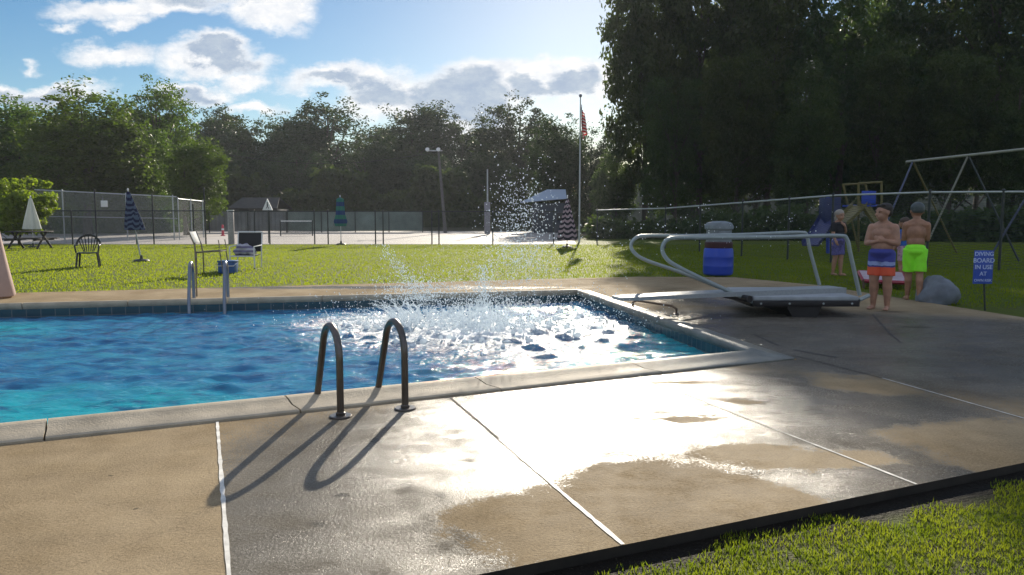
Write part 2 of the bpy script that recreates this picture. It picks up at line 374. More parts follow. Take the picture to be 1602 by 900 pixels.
# basin walls: dark tile band
m, t, p, out = newmat('navy_tiles'); pos = N(t, 'ShaderNodeNewGeometry').outputs['Position']
br = N(t, 'ShaderNodeTexBrick', offset=0.0); br.inputs['Scale'].default_value = 1; br.inputs['Brick Width'].default_value = .15; br.inputs['Row Height'].default_value = .15
br.inputs['Mortar Size'].default_value = .005; br.inputs['Color1'].default_value = (.012, .045, .07, 1); br.inputs['Color2'].default_value = (.02, .07, .09, 1); br.inputs['Mortar'].default_value = (.12, .14, .14, 1)
sp_ = N(t, 'ShaderNodeSeparateXYZ'); t.links.new(pos, sp_.inputs[0]); cb = N(t, 'ShaderNodeCombineXYZ')
t.links.new(M(t, 'SUBTRACT', sp_.outputs[0], sp_.outputs[1]), cb.inputs[0]); t.links.new(sp_.outputs[2], cb.inputs[1]); t.links.new(cb.outputs[0], br.inputs[0])
t.links.new(br.outputs[0], p.inputs['Base Color']); p.inputs['Roughness'].default_value = .2
m_tile = m
b = MB(); b.add([(q.x, q.y, -.03) for q in pool]+[(q.x, q.y, -1.6) for q in pool], [(i, (i+1) % 4, 4+(i+1) % 4, 4+i) for i in range(4)]+[(4, 5, 6, 7)])
struct(b.build('pool_basin', m_tile, smooth=False))

# joints in the slabs
m_seal = mat('pale_joint_filler', (.62, .60, .55), .7, 0, .35, 9)
m_dkj = mat('dark_joint', (.05, .045, .04), .9, 0, .3, 9)
def strip(pts, w, z=.004):
    v = []; f = []
    for i, q in enumerate(pts):
        a = pts[max(0, i-1)]; c = pts[min(len(pts)-1, i+1)]; d = (c-a).normalized(); nn = Vector((-d.y, d.x, 0))*w*rnd.uniform(.35, .62)
        v += [(q.x+nn.x, q.y+nn.y, z), (q.x-nn.x, q.y-nn.y, z)]
        if i: f.append((2*i-2, 2*i-1, 2*i+1, 2*i))
    return v, f
def seg_pts(a, c, n=40): return [a.lerp(c, i/n) for i in range(n+1)]
bw = MB(); bd = MB()
cl = (pool_out[0], pool_out[1])
ja = line_x(G(341, 675), G(358, 898), *cl); jb = line_x(G(341, 675), G(358, 898), nA, nB); bw.add(*strip(seg_pts(ja, jb), .022))
ja = line_x(G(710, 627), G(962, 842), *cl); jb = line_x(G(710, 627), G(962, 842), nA, nB); jm = ja.lerp(jb, .42)
bd.add(*strip(seg_pts(ja, jm), .015)); bw.add(*strip(seg_pts(jm, jb), .024))
ja = line_x(G(1022, 598), G(1412, 750), *cl); jb = line_x(G(1022, 598), G(1412, 750), nA, nB); bw.add(*strip(seg_pts(ja, jb), .018))
jc = G(1240, 556); bw.add(*strip(seg_pts(G(1380, 592), G(1640, 666)), .014)); bd.add(*strip(seg_pts(jc, G(1380, 592)), .014))
bd.add(*strip(seg_pts(G(1178, 523), G(1218, 541)), .03)); bd.add(*strip(seg_pts(G(1242, 548), G(1310, 560)), .05))
bd.add(*strip([G(1365, 492), G(1390, 520), G(1411, 538)], .02)); bd.add(*strip(seg_pts(G(0, 708), G(0, 708)+(cl[1]-cl[0]).normalized()*.01, 1), .001))
struct(bw.build('slab_joint_pale', m_seal, smooth=False)); struct(bd.build('slab_joint_dark', m_dkj, smooth=False))

# water surface with modelled waves
m, t, p, out = newmat('pool_water')
pos = N(t, 'ShaderNodeNewGeometry').outputs['Position']
shal = ellipses(t, V(t, 'MULTIPLY', V(t, 'ADD', pos, V(t, 'SCALE', V(t, 'SUBTRACT', NOISE(t, pos, .9, 3).outputs['Color'], (.5, .5, .5)), scale=1.6)), (1, 1, 0)),
    [(G(60, 640).x, G(60, 640).y, 3.2, 1.6, 1), (G(0, 500).x, G(0, 500).y, 1.6, 1.2, .6), (G(1060, 510).x, G(1060, 510).y, 1.0, 2.2, .9)])
wc = MIX(t, MR(t, shal, .0, .6), (.014, .15, .32), (.0, .33, .40))
blk = NOISE(t, V(t, 'MULTIPLY', pos, (1, 2.2, 1)), 2.2, 4, .6).outputs[0]
wc = MIX(t, M(t, 'MULTIPLY', MR(t, blk, .5, .68), .8), wc, (.003, .07, .19))
wc = MIX(t, M(t, 'MULTIPLY', MR(t, blk, .58, .36), .4), wc, (.05, .36, .46))
SP = D(745, 500, 9.6)                       # centre of the splash
fo = ellipses(t, V(t, 'MULTIPLY', V(t, 'ADD', pos, V(t, 'SCALE', V(t, 'SUBTRACT', NOISE(t, pos, 1.6, 4).outputs['Color'], (.5, .5, .5)), scale=.9)), (1, 1, 0)),
    [(-.5, 10.3, 2.5, 2.2, 1.2), (.9, 10.6, 1.4, 2.2, 1.05), (-1.9, 11.2, 1.6, 1.5, .95), (.3, 8.6, 1.8, 1.2, .6)])
fn = NOISE(t, V(t, 'MULTIPLY', pos, (1, 1.5, 1)), 15, 12, .85, .5).outputs[0]
foam = MR(t, M(t, 'ADD', fo, M(t, 'MULTIPLY', M(t, 'SUBTRACT', fn, .5), 4.4)), .28, 1.0)
p.inputs['Specular IOR Level'].default_value = .42
wc = MIX(t, foam, wc, (.80, .83, .86))
t.links.new(wc, p.inputs['Base Color']); p.inputs['IOR'].default_value = 1.33
t.links.new(MR(t, foam, 0, 1, .05, .7, False), p.inputs['Roughness'])
bu = N(t, 'ShaderNodeBump', i_Strength=.8, i_Distance=.022)
hgt = M(t, 'ADD', NOISE(t, V(t, 'MULTIPLY', pos, (1, 2.0, 1)), 10, 5, .62).outputs[0], M(t, 'MULTIPLY', NOISE(t, pos, 26, 4, .7).outputs[0], .35))
t.links.new(M(t, 'ADD', hgt, M(t, 'MULTIPLY', foam, .5)), bu.inputs['Height']); t.links.new(bu.outputs[0], p.inputs['Normal'])
m_water = m
nx, ny = 420, 300
u = np.linspace(0, 1, nx)[:, None]; w = np.linspace(0, 1, ny)[None, :]
a4 = [np.array(q) for q in pool]
Pm = (a4[0]*(1-u)[..., None]*(1-w)[..., None]+a4[1]*u[..., None]*(1-w)[..., None]+a4[2]*u[..., None]*w[..., None]+a4[3]*(1-u)[..., None]*w[..., None])
X, Y = Pm[..., 0], Pm[..., 1]; Z = np.zeros_like(X); rs = np.random.RandomState(3)
for i in range(60):
    lam = rs.uniform(.13, .6); th = R(90)+rs.normal(0, .75); kx, ky = math.cos(th)*2*math.pi/lam, math.sin(th)*2*math.pi/lam
    Z += .0040*lam**.9*np.sin(kx*X+ky*Y+rs.uniform(0, 6.3)+.6*np.sin(X*.9+i))
boost = np.exp(-(((X+.2)/2.8)**2+((Y-10)/2.4)**2)); rr = np.sqrt((X+.3)**2+(Y-9.9)**2)
Z = Z*(1+.8*boost)+.012*boost*np.sin(rr*9)*np.exp(-rr*.5)
vs = np.stack([X, Y, Z-.155], -1).reshape(-1, 3)
me = bpy.data.meshes.new('water'); idx = np.arange(nx*ny).reshape(nx, ny)
fc = np.stack([idx[:-1, :-1], idx[1:, :-1], idx[1:, 1:], idx[:-1, 1:]], -1).reshape(-1, 4)
me.from_pydata(vs.tolist(), [], fc.tolist()); me.polygons.foreach_set('use_smooth', [True]*len(me.polygons)); me.materials.append(m_water)
wob_ = bpy.data.objects.new('water', me); C.objects.link(wob_); struct(wob_)

# ---------------------------------------------------------------- lawn, court, far ground
m, t, p, out = newmat('lawn_turf'); pos = N(t, 'ShaderNodeNewGeometry').outputs['Position']
g1 = NOISE(t, pos, .25, 4).outputs[0]; g2 = NOISE(t, V(t, 'MULTIPLY', pos, (1, .6, 1)), 3, 5, .7).outputs[0]; g3 = NOISE(t, pos, 40, 3, .7).outputs[0]
lc = MIX(t, MR(t, g1, .35, .65), (.085, .125, .008), (.125, .15, .011)); lc = MIX(t, M(t, 'MULTIPLY', MR(t, g2, .45, .7), .5), lc, (.055, .10, .012))
lc = MIX(t, M(t, 'MULTIPLY', MR(t, NOISE(t, pos, .8, 6, .7).outputs[0], .52, .68), .6), lc, (.09, .09, .022)); lc = MIX(t, M(t, 'MULTIPLY', MR(t, g3, .4, .7), .5), lc, (.13, .15, .02))
# bare soil beside the slab edge and leaf litter under the woods
e = (nB-nA).normalized(); nn = Vector((e.y, -e.x, 0))
sd_ = V(t, 'DOT_PRODUCT', V(t, 'SUBTRACT', pos, tuple(nA)), tuple(nn))
soil = M(t, 'MULTIPLY', MR(t, M(t, 'ADD', sd_, M(t, 'MULTIPLY', g2, .2)), .42, .22), MR(t, sd_, -.3, -.1))
nearb = M(t, 'MULTIPLY', MR(t, sd_, -.3, -.1), MR(t, NOISE(t, pos, 5, 5, .7).outputs[0], .42, .6)); lc = MIX(t, M(t, 'MULTIPLY', nearb, MR(t, V(t, 'LENGTH', pos), 9, 7)), lc, (.06, .06, .02))
lc = MIX(t, soil, lc, (.012, .009, .006))
sy = N(t, 'ShaderNodeSeparateXYZ'); t.links.new(pos, sy.inputs[0])
lc = MIX(t, M(t, 'MULTIPLY', MR(t, M(t, 'ADD', sy.outputs[1], M(t, 'MULTIPLY', g1, 12)), 50, 62), .9), lc, (.035, .03, .018))
t.links.new(lc, p.inputs['Base Color']); p.inputs['Roughness'].default_value = .8; p.inputs['Specular IOR Level'].default_value = .15
bu = N(t, 'ShaderNodeBump', i_Strength=1, i_Distance=.05); t.links.new(M(t, 'ADD', g3, g2), bu.inputs['Height']); t.links.new(bu.outputs[0], p.inputs['Normal'])
m_lawn = m
xs = sorted(set([-600, -300, -150]+list(np.arange(-80, 81, 4.0))+[150, 300, 600])); ys = sorted(set([-60, -20]+list(np.arange(-8, 60, 1.0))+list(np.arange(60, 140, 8.0))+[200, 400, 900]))
def gz(x, y): return -.05
v = [(x, y, gz(x, y)) for x in xs for y in ys]; nyy = len(ys); b = MB()
inside = lambda x, y: False
f = [(i*nyy+j, (i+1)*nyy+j, (i+1)*nyy+j+1, i*nyy+j+1) for i in range(len(xs)-1) for j in range(nyy-1)]
# leave the pool itself out of the ground sheet: cells under the water are dropped (the deck covers the rest)
def inpoly(x, y, poly):
    c = False; n = len(poly)
    for i in range(n):
        a, q = poly[i], poly[i-1]
        if (a.y > y) != (q.y > y) and x < (q.x-a.x)*(y-a.y)/(q.y-a.y)+a.x: c = not c
    return c
big = offset(outer, -.3)
f2 = []
for q in f:
    if all(inpoly(v[i][0], v[i][1], big) for i in q): continue
    f2.append(q)
b.add(v, f2); struct(b.build('lawn', m_lawn))

m_court = mat('court_concrete', (.34, .31, .29), .75, 0, .15, .4, 0)
cy0 = G(0, 381).y+.2
b = MB().add([(-34, cy0, -.042), (3.2, cy0, -.042), (5.0, 66, -.042), (-42, 68, -.042)], [(0, 1, 2, 3)])
struct(b.build('tennis_court', m_court, smooth=False))
m_line = mat('court_line_paint', (.7, .7, .68), .7)
b = MB()
for (x0, y0, x1, y1) in ((-30, 44, -2, 44), (-30, 60, -2, 60), (-30, 44, -30, 60), (-16, 44, -16, 60), (-2, 44, -2, 60)):
    b.add(*strip([Vector((x0, y0, 0)), Vector((x1, y1, 0))], .12, -.036))
struct(b.build('court_lines', m_line, smooth=False))

# grass blades: near corner and over the far lawn
m_blade = leafmat('grass_blades', (.085, .14, .007), (.19, .225, .011), .72, 1.2)
def blades(n, sampler, h, w, seed, name, label):
    r = np.random.RandomState(seed); P_ = sampler(n, r); n = len(P_)
    a = r.uniform(0, 2*np.pi, n); lean = r.uniform(0, .7, n); hh = h*r.uniform(.5, 1.3, n); ww = w*r.uniform(.6, 1.3, n)
    dx, dy = np.cos(a), np.sin(a); b_ = r.uniform(0, 2*np.pi, n); lx, ly = np.cos(b_)*lean*hh, np.sin(b_)*lean*hh
    z = P_[:, 2]-.01
    v = np.empty((n, 4, 3)); mid = .55
    v[:, 0] = np.stack([P_[:, 0]-dx*ww/2, P_[:, 1]-dy*ww/2, z], 1); v[:, 1] = np.stack([P_[:, 0]+dx*ww/2, P_[:, 1]+dy*ww/2, z], 1)
    v[:, 2] = np.stack([P_[:, 0]+lx+dx*ww*.12, P_[:, 1]+ly+dy*ww*.12, z+hh], 1); v[:, 3] = np.stack([P_[:, 0]+lx*mid-dx*ww/2*.8, P_[:, 1]+ly*mid-dy*ww/2*.8, z+hh*mid*1.1], 1)
    o = npmesh(name, v.reshape(-1, 3), 4, m_blade); tag(o, label, 'grass', kind='stuff'); return o
def near_s(n, r):
    x = r.uniform(-1.2, 5.2, n); y = r.uniform(1.6, 6.2, n)
    s = (x-nA.x)*nn.x+(y-nA.y)*nn.y; pat = np.sin(x*7+np.sin(y*9)*1.3)*np.cos(y*6+x*2)
    k = s > (.10+.05*pat+.07*np.sin(x*3.1+1)+.05*np.sin(x*11)+.12*r.rand(n)**2); k &= (s < 2.2) & (pat+np.sin(x*17+y*5)*.5+r.normal(0, .6, n) > -1.15)
    x, y = x[k], y[k]; z = np.full(len(x), -.05); return np.stack([x, y, z], 1)
m_blade_far = m_blade; m_blade = leafmat('near_grass_blades', (.07, .125, .010), (.19, .22, .018), .55, 6)
blades(330000, near_s, .03, .006, 5, 'grass', 'uneven green grass beside the near slab edge')
m_blade = m_blade_far
outer_far = [at_x(fA, fB, -16), fA, G(1150, 434), rA, rB]
def far_s(n, r):
    y = 12+(37-12)*r.rand(n)**.8; x = r.uniform(-.72, .72, n)*y
    yb = np.where(x < fA.x, fA.y+(x-fA.x)*(fB.y-fA.y)/(fB.x-fA.x), np.where(x < rA.x, 17.0, 17-(x-rA.x)*6.0))
    yb = np.where((x > fA.x) & (x < rA.x), fA.y+(x-fA.x)*(rA.y-fA.y)/(rA.x-fA.x)+.6, yb)
    k = y > yb+.05; return np.stack([x[k], y[k], np.full(k.sum(), -.05)], 1)
blades(170000, far_s, .05, .022, 6, 'grass', 'sunlit mown lawn grass between the pool deck and the fences')

# ---------------------------------------------------------------- trees
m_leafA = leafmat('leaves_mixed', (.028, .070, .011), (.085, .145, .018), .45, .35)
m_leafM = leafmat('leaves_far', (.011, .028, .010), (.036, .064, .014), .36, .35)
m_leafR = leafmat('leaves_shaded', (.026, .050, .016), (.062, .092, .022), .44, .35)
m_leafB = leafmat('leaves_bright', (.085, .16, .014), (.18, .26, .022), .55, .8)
def crown_verts(seed, Rr, z0, z1, nclump, per, leaf, cl=1.0, lobes=None):
    r = np.random.RandomState(seed); H = z1-z0; cen = []
    lob = [(0, 0, z0+H*.55, Rr*.78, H*.5)]+[(math.cos(a)*Rr*.5, math.sin(a)*Rr*.5, z0+H*h_, Rr*.55, H*.28) for a, h_ in [(r.uniform(0, 6.3), r.uniform(.25, .75)) for _ in range(6)]]
    while len(cen) < nclump:
        l = lob[r.randint(len(lob))]; d = r.normal(size=3); d /= np.linalg.norm(d); rad = r.uniform(.35, 1.0)**.5*.98
        p = np.array([l[0]+d[0]*l[3]*rad, l[1]+d[1]*l[3]*rad, l[2]+d[2]*l[4]*rad])
        if p[2] < z0*.6: continue
        cen.append(p)
    cen = np.array(cen); cr = r.uniform(.45, 1.15, nclump)*cl
    ci = np.repeat(np.arange(nclump), per); n = len(ci)
    d = r.normal(size=(n, 3)); d /= np.linalg.norm(d, axis=1)[:, None]; rad = r.uniform(.2, 1, n)**.6
    P_ = cen[ci]+d*(cr[ci]*rad)[:, None]*np.array([1.15, 1.15, .75])
    nrm = r.normal(size=(n, 3))+np.array([0, 0, .8])+d*.6; nrm /= np.linalg.norm(nrm, axis=1)[:, None]
    t1 = np.cross(nrm, r.normal(size=(n, 3))); t1 /= np.linalg.norm(t1, axis=1)[:, None]; t2 = np.cross(nrm, t1)
    s = leaf*r.uniform(.55, 1.25, n)[:, None]
    v = np.stack([P_-t1*s*.6, P_-t2*s*.33+nrm*s*.1, P_+t1*s*.6, P_+t2*s*.33+nrm*s*.1], 1)
    return v.reshape(-1, 3), cen
def trunk_mb(seed, z1, Rr, r0, cen):
    r = random.Random(seed); b = MB(); pts = []; x = y = 0
    for i in range(8):
        pts.append((x, y, z1*.85*i/7)); x += r.uniform(-.12, .12); y += r.uniform(-.12, .12)
    b.tube(pts, [r0*(1.25 if i == 0 else 1-.8*i/7) for i in range(8)], 10)
    for k in range(16):
        c = Vector(cen[r.randrange(len(cen))]); s = pts[max(1, min(6, int(c.z/(z1*.85)*7*.7)))]
        s = Vector(s); mid = s.lerp(c, .5)+Vector((0, 0, -.25)); b.tube([s, mid, c], [r0*.35, r0*.22, r0*.06], 6)
    return b
variants = []
def tree_proto(seed, Rr=5.2, z0=1.2, z1=16, nclump=620, per=52, leaf=.28, m=None, cl=1.0, r0=.3):
    v, cen = crown_verts(seed, Rr, z0, z1, nclump, per, leaf, cl)
    tb = trunk_mb(seed, z1, Rr, r0, cen)
    return v, tb
protos = {}
def place_tree(kind, x, y, H, hw, label, group, seed, name='broadleaf_tree', z=-.06):
    """kind: prototype key; copies share mesh data with the first"""
    root = thing(name, (x, y, z), label, 'tree', group)
    pr = protos[kind]
    sx, sz = hw/pr['R'], H/pr['H']
    if 'crown' not in pr:
        o = npmesh('crown', pr['v'], 4, pr['m'], root); pr['crown'] = o
        k = pr['tb'].build('trunk', m_bark, None); k.parent = root; pr['trunk'] = k
    else:
        o = pr['crown'].copy(); C.objects.link(o); o.parent = root
        k = pr['trunk'].copy(); C.objects.link(k); k.parent = root
    a = random.Random(seed).uniform(0, 6.28)
    root.rotation_euler = (0, 0, a); root.scale = (sx, sx, sz)
    return root
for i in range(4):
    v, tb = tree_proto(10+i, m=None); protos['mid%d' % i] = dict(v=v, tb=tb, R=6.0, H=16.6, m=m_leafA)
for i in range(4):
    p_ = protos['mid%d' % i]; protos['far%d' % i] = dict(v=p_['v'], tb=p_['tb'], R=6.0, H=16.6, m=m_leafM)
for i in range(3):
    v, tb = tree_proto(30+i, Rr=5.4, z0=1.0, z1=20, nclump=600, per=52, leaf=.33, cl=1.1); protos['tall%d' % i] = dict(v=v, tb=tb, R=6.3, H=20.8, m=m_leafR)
def T(kind, px, topy, dist, hwpx, label, group, seed):
    g = D(px, topy, dist); place_tree(kind, g.x, dist, g.z+.06, hwpx/FPX*dist, label, group, seed)
gL = 'sunlit trees behind the tennis fence'; gM = 'far trees beyond the tennis court'; gR = 'tall trees of the dark wood'
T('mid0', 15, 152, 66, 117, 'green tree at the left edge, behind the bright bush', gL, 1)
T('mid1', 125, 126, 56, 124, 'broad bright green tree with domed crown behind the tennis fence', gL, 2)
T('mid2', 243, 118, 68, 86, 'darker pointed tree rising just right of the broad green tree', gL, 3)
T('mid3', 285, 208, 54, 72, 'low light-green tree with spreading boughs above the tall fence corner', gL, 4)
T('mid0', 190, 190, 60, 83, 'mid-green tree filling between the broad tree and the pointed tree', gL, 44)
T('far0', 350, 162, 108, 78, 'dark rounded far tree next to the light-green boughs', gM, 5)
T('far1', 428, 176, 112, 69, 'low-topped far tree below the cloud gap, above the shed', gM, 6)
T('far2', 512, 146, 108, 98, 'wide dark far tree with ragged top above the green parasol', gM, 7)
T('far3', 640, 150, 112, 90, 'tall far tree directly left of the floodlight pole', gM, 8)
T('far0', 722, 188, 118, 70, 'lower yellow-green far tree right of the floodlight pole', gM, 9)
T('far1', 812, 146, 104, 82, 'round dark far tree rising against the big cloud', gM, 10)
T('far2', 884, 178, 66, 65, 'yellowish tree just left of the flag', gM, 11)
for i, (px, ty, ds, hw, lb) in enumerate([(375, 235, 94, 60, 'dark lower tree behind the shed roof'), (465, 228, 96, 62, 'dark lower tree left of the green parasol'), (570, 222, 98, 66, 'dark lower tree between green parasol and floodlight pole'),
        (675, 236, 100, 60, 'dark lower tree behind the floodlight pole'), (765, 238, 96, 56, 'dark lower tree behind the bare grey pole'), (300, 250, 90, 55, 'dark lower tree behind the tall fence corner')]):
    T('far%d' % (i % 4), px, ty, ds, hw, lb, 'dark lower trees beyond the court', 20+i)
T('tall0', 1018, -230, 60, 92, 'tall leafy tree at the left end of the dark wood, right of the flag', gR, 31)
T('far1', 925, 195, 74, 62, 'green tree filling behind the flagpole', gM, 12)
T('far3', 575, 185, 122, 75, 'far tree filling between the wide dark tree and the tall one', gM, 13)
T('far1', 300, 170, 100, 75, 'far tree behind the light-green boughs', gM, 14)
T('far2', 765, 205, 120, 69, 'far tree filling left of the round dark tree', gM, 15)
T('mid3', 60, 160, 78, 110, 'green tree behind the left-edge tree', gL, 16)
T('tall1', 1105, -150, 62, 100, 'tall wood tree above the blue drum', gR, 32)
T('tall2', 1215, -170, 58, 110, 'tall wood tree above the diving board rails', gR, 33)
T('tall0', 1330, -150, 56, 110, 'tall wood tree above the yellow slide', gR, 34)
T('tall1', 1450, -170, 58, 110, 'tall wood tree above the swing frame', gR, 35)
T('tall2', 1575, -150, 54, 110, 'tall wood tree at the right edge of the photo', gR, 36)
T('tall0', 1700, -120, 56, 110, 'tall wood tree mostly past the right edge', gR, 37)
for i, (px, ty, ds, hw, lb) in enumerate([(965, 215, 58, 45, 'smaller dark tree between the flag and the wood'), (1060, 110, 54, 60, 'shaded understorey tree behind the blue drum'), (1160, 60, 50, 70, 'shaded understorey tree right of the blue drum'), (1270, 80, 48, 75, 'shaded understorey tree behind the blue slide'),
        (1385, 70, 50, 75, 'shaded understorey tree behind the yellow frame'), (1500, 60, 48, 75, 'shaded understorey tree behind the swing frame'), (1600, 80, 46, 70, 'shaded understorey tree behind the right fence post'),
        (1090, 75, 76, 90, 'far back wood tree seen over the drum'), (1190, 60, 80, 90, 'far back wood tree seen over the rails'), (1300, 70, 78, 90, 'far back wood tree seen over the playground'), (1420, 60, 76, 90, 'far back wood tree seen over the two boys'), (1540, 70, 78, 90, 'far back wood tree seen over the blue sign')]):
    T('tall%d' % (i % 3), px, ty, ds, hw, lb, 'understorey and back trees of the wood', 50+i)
# bright bush at the left
v, cen = crown_verts(77, 1.75, .1, 3.3, 120, 90, .17, .42)
bx = D(30, 380, 37)
root = thing('bush', (bx.x, 37, -.05), 'bright yellow-green bush behind the white parasol', 'bush'); npmesh('foliage', v, 4, m_leafB, root)
tb = trunk_mb(78, 2.6, 1.4, .06, cen); k = tb.build('stem', m_bark, None); k.parent = root
# undergrowth masses
def under(name, pts, h, n, leaf, label, m):
    r = np.random.RandomState(len(pts)*7+n); cs = []
    for i in range(n):
        k = r.randint(len(pts)-1); a, c = Vector(pts[k]), Vector(pts[k+1]); q = a.lerp(c, r.rand()); cs.append((q.x+r.normal(0, .4), q.y+abs(r.normal(0, 1.4)), r.rand()**1.1*h*(.62+.25*math.sin(q.x*.55)+.13*math.sin(q.x*1.7))-.1))
    cs = np.array(cs); per = 36; ci = np.repeat(np.arange(n), per); nn_ = len(ci)
    d = r.normal(size=(nn_, 3)); d /= np.linalg.norm(d, axis=1)[:, None]; P_ = cs[ci]+d*r.uniform(.1, .8, nn_)[:, None]*.9
    P_[:, 2] = np.maximum(P_[:, 2], -.05)
    nr = r.normal(size=(nn_, 3)); nr /= np.linalg.norm(nr, axis=1)[:, None]; t1 = np.cross(nr, r.normal(size=(nn_, 3))); t1 /= np.linalg.norm(t1, axis=1)[:, None]; t2 = np.cross(nr, t1); s = leaf*r.uniform(.6, 1.2, nn_)[:, None]
    v = np.stack([P_-t1*s*.6, P_-t2*s*.35, P_+t1*s*.6, P_+t2*s*.35], 1).reshape(-1, 3)
    o = npmesh(name, v, 4, m); tag(o, label, 'undergrowth', kind='stuff')
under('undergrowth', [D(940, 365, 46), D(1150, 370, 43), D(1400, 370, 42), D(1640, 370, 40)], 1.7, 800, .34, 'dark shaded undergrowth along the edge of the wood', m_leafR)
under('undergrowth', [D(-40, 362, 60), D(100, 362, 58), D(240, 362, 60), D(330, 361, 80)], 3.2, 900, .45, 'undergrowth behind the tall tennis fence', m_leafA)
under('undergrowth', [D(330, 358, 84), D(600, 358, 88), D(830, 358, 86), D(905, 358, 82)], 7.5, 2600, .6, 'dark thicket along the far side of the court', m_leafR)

# low wooded rise added far behind to block horizon glow between trees
b = MB(); v = []; nh = 90; r_h = np.random.RandomState(4)
for i in range(nh+1):
    x = -230+460*i/nh; h_ = 9+2.5*math.sin(i*.37)+1.5*math.sin(i*1.3)+r_h.rand()*1.2
    v += [(x, 135+4*math.sin(i*.5), -.1), (x, 141+4*math.sin(i*.5), h_*.7), (x, 150, h_), (x, 190, h_*.9), (x, 260, -.1)]
b.add(v, [(5*i+j, 5*i+5+j, 5*i+6+j, 5*i+1+j) for i in range(nh) for j in range(4)])
struct(b.build('added_hills', mat('wooded_slope', (.014, .026, .010), .95, 0, .6, .4, 1, 2)))
# ---------------------------------------------------------------- fences
def chainmat(name, col, cover, scale=14):
    m, t, p, out = newmat(name); uv = N(t, 'ShaderNodeTexCoord').outputs['Object']
    s_ = N(t, 'ShaderNodeSeparateXYZ'); t.links.new(uv, s_.inputs[0])
    a = M(t, 'ADD', M(t, 'ADD', s_.outputs[0], s_.outputs[1]), s_.outputs[2]); c = M(t, 'SUBTRACT', M(t, 'ADD', s_.outputs[0], s_.outputs[1]), s_.outputs[2])
    wa = M(t, 'LESS_THAN', M(t, 'FRACT', M(t, 'MULTIPLY', a, scale)), cover/2); wb_ = M(t, 'LESS_THAN', M(t, 'FRACT', M(t, 'MULTIPLY', c, scale)), cover/2)
    f = M(t, 'MAXIMUM', wa, wb_); p.inputs['Base Color'].default_value = (*col, 1); p.inputs['Roughness'].default_value = .5; p.inputs['Metallic'].default_value = .2
    tr = N(t, 'ShaderNodeBsdfTransparent'); mx = N(t, 'ShaderNodeMixShader'); t.links.new(f, mx.inputs[0]); t.links.new(tr.outputs[0], mx.inputs[1]); t.links.new(p.outputs[0], mx.inputs[2]); t.links.new(mx.outputs[0], out.inputs[0])
    return m
m_chain = chainmat('chain_link_wire', (.40, .42, .41), .26); m_chain_dark = chainmat('dark_chain_link', (.05, .06, .06), .16)
def fence(pts, tops, label, mrail, mpost, mmesh, posts, rr=.025, rail=True, group=None, post_h=None, midrail=False):
    """pts ground points, tops heights at them, posts = list of (t along the polyline) """
    root = thing('chain_link_fence', pts[0], label, 'fence', group)
    def at(t_):
        t_ = min(max(t_, 0), len(pts)-1-1e-6); i = int(t_); k = t_-i
        return pts[i].lerp(pts[i+1], k), tops[i]+(tops[i+1]-tops[i])*k
    for j, tt in enumerate(posts):
        q, h = at(tt); hh = h+.04 if post_h is None else h+post_h[j]
        MB().tube([q+Vector((0, 0, -.1)), q+Vector((0, 0, hh))], rr*1.15, 10).ell(q+Vector((0, 0, hh)), rr*1.5, 8, 6).build('post', mpost, root)
    if rail: MB().tube([q+Vector((0, 0, h)) for q, h in zip(pts, tops)], rr*.9, 8).build('top_rail', mrail, root)
    if midrail: MB().tube([q+Vector((0, 0, h*.5)) for q, h in zip(pts, tops)], rr*.6, 8).build('mid_rail', mrail, root)
    b = MB()
    for i in range(len(pts)-1):
        a, c = pts[i], pts[i+1]; b.add([a+Vector((0, 0, .02)), c+Vector((0, 0, .02)), c+Vector((0, 0, tops[i+1])), a+Vector((0, 0, tops[i]))], [(0, 1, 2, 3)])
    b.build('wire_mesh', mmesh, root, smooth=False); return root
def gp(px, y, z=-.05): g = D(px, 400, y); return Vector((g.x, y, z))
def hgt_at(py, y, z=-.05): return D(801, py, y).z-z
# tall tennis fence, left
yT = 41
pts = [gp(60, yT-1), gp(280, yT+3)]; fence(pts, [hgt_at(297, yT-1), hgt_at(308, yT+3)], 'tall grey chain-link tennis fence behind the black chair', m_galv, m_galv, m_chain, [0.18, .62, .97], .03, midrail=True, group='tennis fences')
pts = [gp(281, yT+3.2), gp(321, yT+7)]; fence(pts, [hgt_at(311, yT+3.2), hgt_at(315, yT+7)], 'short tall fence return closing the tennis fence corner', m_galv, m_galv, m_chain, [0.02, .5, .98], .03, group='tennis fences')
yB = 37.6
pts = [gp(70, yB), gp(325, yB)]
fence(pts, [hgt_at(330, yB)]*2, 'dark thin fence with high posts at the left lawn edge', m_darkpost, m_darkpost, m_chain_dark, [(x-70)/255 for x in (115, 153, 215, 242, 305, 323)], .03, post_h=[0, 1.0, 0, .8, .3, 1.1], group='lawn fences')
pts = [gp(360, yB), gp(872, yB)]
fence(pts, [hgt_at(331, yB)]*2, 'long low chain-link fence between the lawn and the court', m_darkpost, m_darkpost, m_chain_dark, [(x-360)/512 for x in (400, 423, 493, 514, 588, 600, 676, 687, 771, 866)], .028, group='lawn fences')
